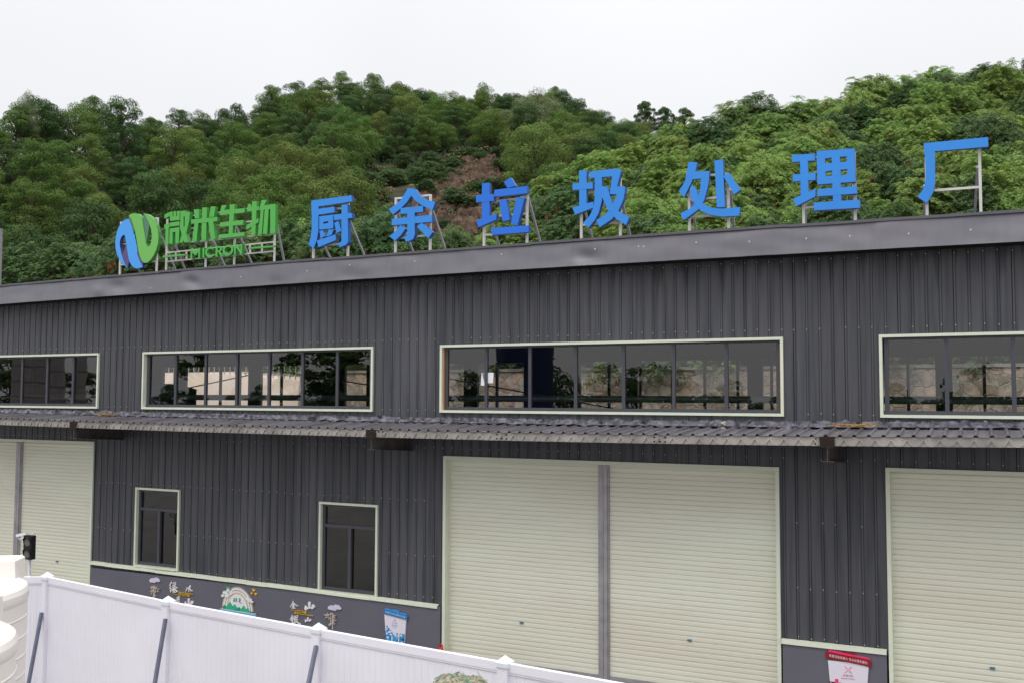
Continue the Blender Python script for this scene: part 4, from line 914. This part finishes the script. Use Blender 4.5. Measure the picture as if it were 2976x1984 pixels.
# ---------------------------------------------------------------- behind the building: walls, embankment, pole
def stone_mat():
    m = bpy.data.materials.new('rubble_stone'); m.use_nodes = True; n = m.node_tree; b = n.nodes['Principled BSDF']; b.inputs['Roughness'].default_value = .9
    t = n.nodes.new('ShaderNodeTexCoord'); nz = n.nodes.new('ShaderNodeTexNoise'); nz.inputs['Scale'].default_value = 2.0
    ad = n.nodes.new('ShaderNodeMixRGB'); ad.inputs[0].default_value = .18; n.links.new(t.outputs['Object'], nz.inputs['Vector']); n.links.new(t.outputs['Object'], ad.inputs[1]); n.links.new(nz.outputs['Color'], ad.inputs[2])
    v1 = n.nodes.new('ShaderNodeTexVoronoi'); v1.inputs['Scale'].default_value = 3.8; v2 = n.nodes.new('ShaderNodeTexVoronoi'); v2.feature = 'DISTANCE_TO_EDGE'; v2.inputs['Scale'].default_value = 3.8
    n.links.new(ad.outputs[0], v1.inputs['Vector']); n.links.new(ad.outputs[0], v2.inputs['Vector'])
    bw = n.nodes.new('ShaderNodeSeparateColor'); n.links.new(v1.outputs['Color'], bw.inputs[0])
    rp = n.nodes.new('ShaderNodeValToRGB'); e = rp.color_ramp.elements; e[0].color = (*lin((150,132,116)), 1); e[1].color = (*lin((182,172,156)), 1); k = e.new(.5); k.color = (*lin((168,160,146)), 1); k = e.new(.75); k.color = (*lin((186,160,142)), 1)
    n.links.new(bw.outputs[0], rp.inputs[0])
    er = n.nodes.new('ShaderNodeMapRange'); er.inputs['From Min'].default_value = .0; er.inputs['From Max'].default_value = .08; n.links.new(v2.outputs[0], er.inputs[0])
    mj = n.nodes.new('ShaderNodeMixRGB'); n.links.new(er.outputs[0], mj.inputs[0]); mj.inputs[1].default_value = (*lin((150,141,128)), 1); n.links.new(rp.outputs[0], mj.inputs[2])
    n2 = n.nodes.new('ShaderNodeTexNoise'); n2.inputs['Scale'].default_value = 5; n2.inputs['Detail'].default_value = 8; n.links.new(t.outputs['Object'], n2.inputs['Vector'])
    m2 = n.nodes.new('ShaderNodeMixRGB'); m2.blend_type = 'MULTIPLY'; m2.inputs[0].default_value = .8; n.links.new(mj.outputs[0], m2.inputs[1]); n.links.new(n2.outputs['Fac'], m2.inputs[2])
    gm = n.nodes.new('ShaderNodeVectorMath'); gm.operation = 'SCALE'; gm.inputs['Scale'].default_value = 1.75; n.links.new(m2.outputs[0], gm.inputs[0]); n.links.new(gm.outputs[0], b.inputs['Base Color'])
    bp = n.nodes.new('ShaderNodeBump'); bp.inputs['Strength'].default_value = .35; bp.inputs['Distance'].default_value = .06; n.links.new(er.outputs[0], bp.inputs['Height']); n.links.new(bp.outputs[0], b.inputs['Normal'])
    return m
YW = 13.2
xs0 = at(872, 1100, YW).x; zt = at(2700, 1068, YW).z
rt = thing('retaining_wall', 'rubble stone retaining wall seen through the strip windows', 'wall', (xs0, YW, 0))
m = MB(); m.add([(xs0,YW-.5,0),(30,YW-.5,0),(30,YW,zt),(xs0,YW,zt),(xs0,YW+.6,zt),(30,YW+.6,zt)], [(0,1,2,3),(3,2,5,4)]); m.build('masonry', stone_mat(), rt)
m = MB(); m.box(xs0, 30, YW-.04, YW+.5, zt+.003, zt+.1); m.build('coping', mat('cement_coping', (150,144,134), .9, .2, .3, 3), rt)
xe = at(440, 1100, YW).x-8; e1 = at(545, 1083, YW+1).z; e2 = at(870, 1108, YW+1).z
eb = thing('concrete_embankment', 'pale sloping concrete embankment with a steel railing seen through the second strip window', 'embankment', (xs0-4, YW, 0))
m = MB(); n = 16
for i in range(n):
    a, b = xe+(xs0-xe)*i/n, xe+(xs0-xe)*(i+1)/n; f = lambda x: e1+(e2-e1)*max(0, (x-at(545,1100,YW).x)/(xs0-at(545,1100,YW).x))
    m.add([(a,YW-.9,0),(b,YW-.9,0),(b,YW+.9,f(b)),(a,YW+.9,f(a)),(a,YW+8,f(a)+.3),(b,YW+8,f(b)+.3)], [(0,1,2,3),(3,2,5,4)])
m.build('slab', mat('pale_concrete', (226, 208, 192), .9, .2, .12, 1.2), eb)
m = MB(); x = xe
while x < xs0-.2:
    z = f(x); m.bar((x, YW+1.1, z), (x, YW+1.1, z+.62), .03); x += .28
m.bar((xe, YW+1.1, e1+.62), (at(545,1100,YW).x, YW+1.1, e1+.62), .035); m.bar((at(545,1100,YW).x, YW+1.1, e1+.62), (xs0-.2, YW+1.1, e2+.62), .035); m.build('railing', M_galv, eb)
pz_ = at(4, 668, 12.0); t = thing('utility_pole', 'grey concrete pole at the left edge behind the roof', 'pole', (pz_.x-.12, 12, 0))
m = MB(); m.tube([(pz_.x-.12, 12, 0), (pz_.x-.12, 12, pz_.z)], [.2, .13], 16); m.build('shaft', mat('pole_concrete', (138,136,140), .8, .2, .1, 5), t, smooth=40)
m = MB(); m.tube([(pz_.x-.12, 12, pz_.z), (pz_.x-.12, 12, pz_.z+.03)], [.15, .15], 16); m.build('cap', mat('pole_cap', (170,168,170), .7), t)

# ---------------------------------------------------------------- hills
def interp(tab, x):
    if x <= tab[0][0]: return tab[0][1]
    for (a, p), (b, q) in zip(tab[:-1], tab[1:]):
        if x <= b: return p+(q-p)*(x-a)/(b-a)
    return tab[-1][1]
RIDGE_L = [(-600,300),(0,262),(90,232),(160,246),(230,298),(370,284),(430,296),(530,300),(560,325),(640,312),(720,286),(840,250),(960,214),(1015,203),(1075,222),(1110,244),(1240,238),(1330,256),(1400,252),(1540,264),(1630,262),(1720,286),(1760,320),(1870,345),(2000,365),(2200,420),(3600,700)]
RIDGE_R = [(900,840),(1180,765),(1290,690),(1400,660),(1490,560),(1535,505),(1590,470),(1680,445),(1800,405),(1900,372),(2000,325),(2120,318),(2250,285),(2400,262),(2500,230),(2620,222),(2720,196),(2850,192),(2976,182),(3300,150),(3800,130)]
def R1(c): return interp([(-600,85),(0,92),(400,112),(900,140),(1500,158),(2200,170)], c)
TREE_H = 6.4
def hillL(c, t):
    """t 0..1 from foot to ridge, >1 falls behind; returns world point"""
    d, e = dirn(c, interp(RIDGE_L, c)); r1 = R1(c); r0 = 34.0/max(.5, d.y)
    r = r0+(r1-r0)*t; zr = CAM.z+r1*e-interp([(-600,7.6),(100,6.8),(350,5.0),(600,5.2),(1000,5.2),(2200,5.4)], c); z0 = 5.0
    z = z0+(zr-z0)*max(t, 0)**1.05+min(t, 0)*6 if t <= 1 else zr-(t-1)*(r1-r0)*.5
    p = Vector((CAM.x+d.x*r, CAM.y+d.y*r, z))
    p.z += 1.1*mnoise.noise(p*.07)+.5*mnoise.noise(p*.21) if t < 1 else 0
    return p
def hillR(c, t):
    d, e = dirn(c, interp(RIDGE_R, c)); r0 = (YW+.7-CAM.y)/d.y; r1 = r0+interp([(900,4),(1300,9),(2000,20),(3000,30)], c)
    r = r0+(r1-r0)*t; zr = CAM.z+r1*e-interp([(1100,3.4),(2200,3.3),(3000,2.7)], c); z0 = zt-.6
    z = z0+(zr-z0)*t if t <= 1 else zr-(t-1)*(r1-r0)*.6
    p = Vector((CAM.x+d.x*r, CAM.y+d.y*r, z)); p.z += .35*mnoise.noise(p*.3)*min(1, t*4)
    return p
M_soil = mat('hill_undergrowth', (58, 62, 42), .95, .1, .45, .35, tint=(50, 42, 34))
def terrain(fn, c0, c1, dc, ts, name):
    m = MB(); cs = [c0+dc*i for i in range(int((c1-c0)/dc)+1)]; n = len(ts)
    m.v = [tuple(fn(c, t)) for c in cs for t in ts]
    fs = [(i*n+j, (i+1)*n+j, (i+1)*n+j+1, i*n+j+1) for i in range(len(cs)-1) for j in range(n-1)]
    m.f = fs; m.mi = [0]*len(fs)
    return tag(m.build(name, M_soil, smooth=True), kind='structure')
terrain(hillL, -600, 2500, 30, [.05*i for i in range(31)], 'hill')
terrain(hillR, 1000, 3700, 30, [i*.1 for i in range(19)], 'hillside')

# leaf shapes -------------------------------------------------------
def leafq(m, p, nrm, up, l, wd):
    s_ = nrm.cross(up)
    if s_.length < 1e-3: s_ = nrm.cross(Vector((1,0,0)))
    s_.normalize(); u = s_.cross(nrm).normalized()
    m.add([p-u*l*.5, p+s_*wd*.5+nrm*wd*.12, p+u*l*.5, p-s_*wd*.5+nrm*wd*.12], [(0,1,2,3)])
def rv(rnd): 
    while True:
        v = Vector((rnd.uniform(-1,1), rnd.uniform(-1,1), rnd.uniform(-1,1)))
        if .05 < v.length < 1: return v.normalized()
def tree_proto(seed, name, foliage, trunkm, H, cr, ch, nclump, nleaf, lsz, slender=False):
    """tapered trunk and limbs, a crown of many leafy clumps spread through an uneven volume"""
    rnd = random.Random(seed); root = thing(name, 'x', 'tree')
    tm = MB(); lm_ = MB()
    bend = Vector((rnd.uniform(-.5,.5), rnd.uniform(-.5,.5), 0)); base = H-ch
    P = lambda f: Vector((bend.x*f*f, bend.y*f*f, H*.93*f))
    tm.tube([P(i/6) for i in range(7)], [.17*(1-i/6*.85) for i in range(7)], 7)
    cl = []
    for k in range(nclump):
        for _ in range(40):
            a = rnd.uniform(0, 6.283); f = rnd.random()**.8
            if slender: rad = cr*math.sin(math.pi*min(1, .12+.88*f))**.7*rnd.uniform(.2, 1)
            else: rad = cr*math.sqrt(max(0, 1-(f*.97)**2.2))*rnd.uniform(.35, 1)*(.6+.5*rnd.random())
            c = Vector((math.cos(a)*rad+bend.x*.8, math.sin(a)*rad+bend.y*.8, base+ch*.88*f)); s = rnd.uniform(.6, 1.0)*cr*(.34 if slender else .37)
            if all((c-q).length > .52*(s+t_) for q, t_ in cl): break
        cl.append((c, s))
        q0 = P(min(.95, max(.25, (c.z-s*.8)/(H*.93)-.12))); tm.tube([q0, q0.lerp(c, .55)+Vector((0,0,-.15)), c-Vector((0,0,s*.15))], [.07,.045,.02], 5, False)
    for c, s in cl:
        for i in range(nleaf):
            v = rv(rnd)
            if v.z < -.25 and rnd.random() < .75: v.z = abs(v.z)*.6; v.normalize()
            rr = s*(.80+.22*rnd.random()+.22*mnoise.noise(v*2.3+c*1.7)) if rnd.random() < .88 else s*rnd.uniform(.3,.8)
            p = c+Vector((v.x*rr, v.y*rr, v.z*rr*.86))
            nn = (v+rv(rnd)*.55).normalized(); leafq(lm_, p, nn, (Vector((0,0,1))+rv(rnd)*.8), lsz*rnd.uniform(.7,1.35), lsz*rnd.uniform(.4,.7))
    tm.build('trunk', trunkm, root); lm_.build('crown', foliage, root)
    return root
M_bark = mat('grey_bark', (92, 82, 70), .9, .1, .3, 6)
F1 = mat('pine_green_foliage', (93, 120, 56), .7, .15, .12, .9, rand=.16, tint=(83, 108, 50), trans=.12)
F2 = mat('olive_foliage', (106, 124, 62), .7, .15, .12, .9, rand=.14, tint=(95, 112, 56), trans=.12)
F3 = mat('dark_foliage', (72, 98, 52), .7, .15, .12, .9, rand=.18, tint=(62, 85, 46), trans=.1)
F4 = mat('silvery_foliage', (118, 130, 92), .6, .3, .25, 1.1, rand=.1, tint=(94, 110, 70), trans=.2)
KINDS = [('round-crowned pine-green tree', [tree_proto(11,'tree',F1,M_bark,7.4,2.7,5.2,36,520,.125), tree_proto(12,'tree',F1,M_bark,8.0,2.5,5.8,36,520,.125), tree_proto(13,'tree',F1,M_bark,6.6,3.1,4.6,38,520,.125)]),
         ('olive-green spreading tree', [tree_proto(21,'tree',F2,M_bark,7.0,3.0,5.0,36,520,.125), tree_proto(22,'tree',F2,M_bark,7.6,2.7,5.4,36,520,.125)]),
         ('dark dense tree', [tree_proto(31,'tree',F3,M_bark,6.8,2.7,5.4,36,500,.13), tree_proto(32,'tree',F3,M_bark,7.8,2.4,6.0,36,500,.13)])]
SIL = tree_proto(41,'tree',F4,M_bark,7.4,3.2,5.4,38,460,.13)
TALL = tree_proto(57,'tree',F3,M_bark,8.6,2.5,6.6,44,260,.2,True)
EUC = [tree_proto(61,'tree',F3,M_bark,13.0,2.6,9.5,34,120,.34,True), tree_proto(62,'tree',F3,M_bark,10.5,3.0,8.0,34,120,.34)]
SIGNS = [(330,'left of the emblem'),(490,'above the emblem'),(810,'above the green lettering'),(1090,'above the first blue character'),(1330,'above the second blue character'),(1590,'above the glossy blue character'),(1900,'above the fourth blue character'),(2250,'above the fifth blue character'),(2620,'above the sixth blue character'),(9999,'above the last blue character')]
def place_word(p, t):
    c = proj(p)[0]; col = next(w_ for x_, w_ in SIGNS if c < x_)
    row = 'on the skyline' if t > .9 else 'high on the slope' if t > .65 else 'half-way up the slope' if t > .38 else 'low on the slope' if t > .15 else 'at the foot of the slope'
    return row+' '+col
used = set()
def plant(root, p, rz, s, label, group):
    if root.name not in used:
        used.add(root.name); o = root; o.location = p; o.rotation_euler = (0,0,rz); o.scale = s
    else: o = dup(root, p, rz, s)
    o['label'] = label; o['category'] = 'tree'; o['group'] = group
    return o
ROCK = [(1270,690),(1180,640),(1215,560),(1300,500),(1340,455),(1440,455),(1470,560),(1420,640),(1390,700)]
def inpoly(p, poly):
    x, y = p; r_ = False
    for (a, b), (c, d) in zip(poly, poly[1:]+poly[:1]):
        if (b > y) != (d > y) and x < (c-a)*(y-b)/(d-b)+a: r_ = not r_
    return r_
SCRUB = [(980,520),(1180,455),(1480,440),(1480,720),(1150,720),(1060,600)]
random.seed(19)
pts = []; tries = 0
GT = 'trees on the wooded hill'
for c in range(-60, 1900, 58):
    cc = c+random.uniform(-14, 14); pts.append((hillL(cc, 1.0), random.uniform(.975, 1.0), cc))
pts = [(hillL(c, t), t, c) for p, t, c in pts]
while len(pts) < 372 and tries < 90000:
    tries += 1
    c = random.uniform(-90, 2080); t = random.random()**.62*1.0
    if t > .985: t = 1.0
    p = hillL(c, t); q = proj(p); tp = proj(p+Vector((0,0,4)))
    if inpoly(q, SCRUB) or (t < .6 and inpoly(proj(p+Vector((0,0,4.5))), SCRUB)) or any(inpoly(proj(p+Vector((dx,0,h))), ROCK) for dx in (-2.2,0,2.2) for h in (.5,3,5.6)): continue
    lim = interp(RIDGE_R, c)+60
    if c > 1250 and tp[1] > lim: continue
    dm = 3.3+1.1*t
    if any((p-o).length < dm for o, _, _ in pts): continue
    pts.append((p, t, c))
pts.sort(key=lambda a: -a[1])
for p, t, c in pts:
    r_ = random.random()
    if t > .93: ki = random.choice((0, 0, 2, 2))
    elif c > 1500: ki = random.choice((2, 2, 0, 1))
    else: ki = 0 if r_ < .5 else 1 if r_ < .74 else 2
    if c < 620 and t < .45 and r_ < .8: ki = 2  # dark foliage favoured low at the left in place of the trees' own shade
    nm, protos = KINDS[ki]; s = random.uniform(.72, 1.08)*(.88 if t > .93 else 1); sz = s*random.uniform(.85, 1.1)
    word = 'small ' if s < .8 else 'large ' if s > .98 else ''
    plant(random.choice(protos), p-Vector((0,0,1.1)), random.uniform(0,6.28), (s, s, sz), word+nm+' '+place_word(p, t), nm.split()[0]+' trees on the wooded hill')
for px, py, s, lab in ((1879,352,.75,'slender tall tree on the far skyline, leftmost of three at the saddle'), (1936,352,.7,'slender tall tree on the far skyline, middle one of three at the saddle'), (1990,358,.72,'slender tall tree on the far skyline, rightmost of three at the saddle')):
    p = hillL(px, 1.0); plant(TALL, p+Vector((0,0,1.0)), random.uniform(0,6), (s*1.1, s*1.1, s*1.25), lab, GT)
p = hillL(1560, .66); plant(SIL, p, 1.0, (1.25,1.25,1.1), 'broad pale silvery-green tree standing out half-way up the hill above the glossy blue character', GT)
p = hillL(80, .97); plant(SIL, p+Vector((0,0,.6)), 2.0, (.34,.34,.7), 'small pale feathery tree poking above the skyline near the left edge', GT)

# bare rock of the landslip, on the hill's own surface
rk = MB(); N = 64; NT = 240
bnd = [hillL(c, 0) for c in (0,)]
grid = {}
for i in range(N+1):
    for j in range(NT+1):
        c = 1150+340*i/N; t = .15+.70*j/NT
        p = hillL(c, t); q = proj(p); 
        dgl = (0 if inpoly(q, ROCK) else -1.2)
        a = mnoise.noise(p*.9)+.8*abs(mnoise.noise(p*1.9))+.5*mnoise.noise(p*4.5)
        cell = mnoise.voronoi(p*.9)[0][0]
        p.z += .25+dgl+.4*a+.7*max(0, .5-cell); p.y -= .3*a
        rk.v.append(tuple(p))
rk.f = [(i*(NT+1)+j, (i+1)*(NT+1)+j, (i+1)*(NT+1)+j+1, i*(NT+1)+j+1) for i in range(N) for j in range(NT)]; rk.mi = [0]*len(rk.f)
tag(rk.build('rock_face', mat('reddish_rock', (94, 76, 63), .95, .1, .3, 1.1, tint=(52, 45, 39), bump=.9, bscale=3)), kind='structure')

# undergrowth: low leafy cover over the hill's soil
ug = MB(); rnd = random.Random(5)
for k in range(3000):
    c = rnd.uniform(-80, 2050); t = rnd.random()**.8
    p = hillL(c, t); q = proj(p)
    if inpoly(q, ROCK) and rnd.random() < .6: continue
    s = rnd.uniform(.35, .95)
    ug.cur = 0 if rnd.random() < .6 else 1
    if inpoly(q, SCRUB) and rnd.random() < .3: ug.cur = 2
    for i in range(34):
        v = rv(rnd); v.z = abs(v.z); pp = p+Vector((v.x*s*1.3, v.y*s*1.3, v.z*s)); leafq(ug, pp, (v+rv(rnd)*.7).normalized(), rv(rnd), .3, .17)
tag(ug.build('undergrowth', [mat('undergrowth_green', (66, 86, 50), .8, .1, .3, .8, tint=(46, 64, 40)), mat('undergrowth_dark', (46, 64, 42), .8, .1), mat('dry_grass', (122, 106, 76), .9, .1, .3, 1)]), kind='stuff')

# feathery shrubs on the near slope
def frond(m, p, d, L, rnd):
    """arching feather-like leaf: drooping rachis with paired leaflets"""
    d = d.normalized(); side = d.cross(Vector((0,0,1)))
    if side.length < .05: side = Vector((1,0,0))
    side.normalize(); n = 6; pt = p.copy(); dd = d.copy(); prev = None
    for i in range(n):
        st = L/n; pt2 = pt+dd*st; dd = (dd+Vector((.04,0,-.5))).normalized()
        wl = L*(.32 if i in (1,2,3) else .22)
        for sg in (-1, 1):
            o_ = side*sg; tip = pt2+o_*wl+dd*wl*.45+Vector((0,0,-wl*.28)); nx = dd*wl*.13
            m.add([pt2, pt2+o_*wl*.5+dd*wl*.12-nx+Vector((0,0,-wl*.04)), tip, pt2+o_*wl*.5+dd*wl*.3+nx+Vector((0,0,-wl*.06))], [(0,1,2,3)])
        pt = pt2
    m.add([pt, pt+side*.02+dd*.03, pt+dd*L*.2, pt-side*.02+dd*.03], [(0,1,2,3)])
def shrub_proto(seed, fm, H, cr, ntip, name='leafy_shrub'):
    rnd = random.Random(seed); root = thing(name, 'x', 'shrub'); st = MB(); lf = MB()
    for k in range(ntip):
        a = rnd.uniform(0, 6.283); f = rnd.random()**.55; rad = cr*math.sqrt(max(.0, 1-(f*.92)**2))*rnd.uniform(.35, 1.05)
        tip = Vector((math.cos(a)*rad, math.sin(a)*rad, H*(.12+.88*f)*rnd.uniform(.8, 1.12)))
        b0 = Vector((math.cos(a)*.12, math.sin(a)*.12, 0))
        if k % 3 == 0: st.tube([b0, b0.lerp(tip, .5)+Vector((0,0,.15)), tip], [.03,.02,.008], 4, False)
        out = Vector((math.cos(a)*.6, math.sin(a)*.6, .55))
        nf = rnd.randint(4, 5); ph = rnd.uniform(0, 6.28)
        for i in range(nf):
            b = ph+6.283*i/nf; d = Vector((math.cos(b)*.8+.3, math.sin(b)*.8-.1, rnd.uniform(.9, 2.4)))+out*.2
            frond(lf, tip+rv(rnd)*.05, d, rnd.uniform(.24, .42), rnd)
        if rnd.random() < .07:
            for i in range(7):
                q = tip+Vector((rnd.uniform(-.12,.12), rnd.uniform(-.12,.12), rnd.uniform(-.1,.1))); lf.cur = 1; lf.add([q, q+Vector((.02,0,-.1)), q+Vector((0,.01,-.2)), q+Vector((-.02,0,-.1))], [(0,1,2,3)]); lf.cur = 0
    st.build('stems', mat('shrub_stem', (92, 82, 62), .9), root); lf.build('foliage', [fm, mat('brown_pods', (126, 78, 44), .8, .2, .4, 20)], root)
    return root
S1 = mat('feathery_bright', (132, 158, 82), .6, .25, .14, 1.4, rand=.16, tint=(112, 142, 70), trans=.28)
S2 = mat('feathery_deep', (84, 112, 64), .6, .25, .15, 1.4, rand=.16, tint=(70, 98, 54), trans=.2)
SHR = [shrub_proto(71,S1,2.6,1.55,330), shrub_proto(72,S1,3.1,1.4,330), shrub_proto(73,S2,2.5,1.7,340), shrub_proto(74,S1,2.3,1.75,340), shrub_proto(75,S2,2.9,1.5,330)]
SWORD = ['bright feathery shrub', 'tall bright feathery shrub', 'deep green feathery shrub', 'spreading bright feathery shrub', 'tall deep green feathery shrub']
random.seed(23)
GS = 'feathery shrubs on the near slope'
sp = []; tries = 0
while len(sp) < 235 and tries < 40000:
    tries += 1
    c = random.uniform(1130, 3150); t = random.random()**.85
    p = hillR(c, t)
    if any((p-o).length < 1.45 for o, _, _ in sp): continue
    sp.append((p, t, c))
for c in range(1150, 3150, 75): sp.append((hillR(c+random.uniform(-25,25), 1.0), 1.0, c))
for p, t, c in sp:
    i = random.choice((0, 1, 3, 0, 1, 3, 2, 4)) if t > .3 else random.choice((2, 4, 2, 4, 0)); s = random.uniform(.8, 1.15)  # low on the slope mostly deep green, its shade put into the foliage colour
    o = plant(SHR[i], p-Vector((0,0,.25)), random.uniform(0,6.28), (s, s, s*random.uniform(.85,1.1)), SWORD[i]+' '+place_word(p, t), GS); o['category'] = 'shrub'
for k in range(52):
    c = random.uniform(985, 1480); t = random.uniform(.3, .66); p = hillL(c, t)
    if inpoly(proj(p+Vector((0,0,.8))), ROCK) and random.random() < (.85 if t > .45 else .25): continue
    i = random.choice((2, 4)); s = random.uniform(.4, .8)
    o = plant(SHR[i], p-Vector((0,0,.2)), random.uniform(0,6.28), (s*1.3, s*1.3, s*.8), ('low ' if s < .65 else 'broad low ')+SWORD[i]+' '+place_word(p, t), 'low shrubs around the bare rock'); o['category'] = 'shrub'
# shrubs at the foot of the wooded hill, just over the roof line
for k in range(46):
    c = random.uniform(-60, 1330); d, e = dirn(c, 700); r_ = random.uniform(31, 40)/max(.55, d.y)
    i = random.choice((2, 4, 2, 4, 0) if c > 700 else (2, 4)); s = random.uniform(.9, 1.4)  # deep green foliage stands in for the shade at the hill foot
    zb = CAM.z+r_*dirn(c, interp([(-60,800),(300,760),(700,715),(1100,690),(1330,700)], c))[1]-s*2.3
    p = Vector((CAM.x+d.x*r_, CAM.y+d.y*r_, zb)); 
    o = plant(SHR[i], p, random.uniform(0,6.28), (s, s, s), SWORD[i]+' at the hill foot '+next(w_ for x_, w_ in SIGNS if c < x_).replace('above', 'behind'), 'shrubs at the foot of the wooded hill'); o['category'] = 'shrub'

# trees across the yard behind the viewer: seen only as dark reflections in the strip windows
random.seed(31)
for k, (x, y, s, i) in enumerate(((-96,-48,1.0,1),(-91,-46,1.1,0),(-85,-48,1.0,1),(-80,-47,.9,0),(-66,-46,.75,1),(-61,-47,1.0,0),(-54,-46,.62,1),(-50,-46,.85,0),(-46,-48,1.1,0),(-43.5,-46,1.0,1),(-41,-47,.9,0))):
    plant(EUC[i], Vector((x, y, 0)), random.uniform(0,6), (s*1.25, s*1.25, s*.84), 'dark tree across the yard, seen as a reflection in the strip windows', 'trees reflected in the windows')

for k in range(17):      # a low belt of bushes and small trees along the far side of the yard
    x = -47+k*3.6; s = random.uniform(.60, .70); o = plant(EUC[1], Vector((x, -49+random.uniform(-1,1), -.6)), random.uniform(0,6), (s*1.5, s*1.5, s*(1.14 if k < 9 else 1.04)), 'low dark tree across the yard, seen only as a reflection in strip windows', 'trees reflected in the windows')
t = thing('silo', 'grey cylindrical tower across the yard, seen reflected in the leftmost strip window', 'silo', (-71.5, -40, 0))
m = MB(); m.lathe((-71.5, -40, 0), [(1.9, 0), (1.9, 16), (.3, 17.2)], 32); m.build('shell', mat('silo_grey', (150, 144, 142), .6, .3, .1, 1), t, smooth=40)
m = MB()
for k in range(12): m.lathe((-71.5, -40, 1+k*1.25), [(1.89, -.03), (1.94, -.03), (1.94, .03), (1.89, .03)], 32)
m.build('joint_ring', mat('silo_ring', (96, 92, 92), .6), t, smooth=40)

t = thing('blue_tower', 'dark blue tower across the yard, seen reflected in the middle strip window', 'tower', (-21.3, -30, 0))
m = MB(); m.lathe((-21.3, -30, 1.2), [(.5, 0), (1.28, 1.8), (1.28, 11), (.4, 12)], 32); m.build('shell', mat('navy_tower', (26, 38, 78), .45), t, smooth=40)
m = MB()
for k in range(6): m.lathe((-21.3, -30, 3.4+k*1.7), [(1.27, -.05), (1.36, -.05), (1.36, .05), (1.27, .05)], 32)
m.build('flange', mat('navy_flange', (20, 30, 60), .5), t, smooth=40)
for a in range(4):
    m = MB(); x, y = -21.3+1.1*math.cos(a*1.57+.78), -30+1.1*math.sin(a*1.57+.78); m.tube([(x, y, 0), (x, y, 3.3)], .09, 8); m.build('leg', MATS['navy_flange'], t)
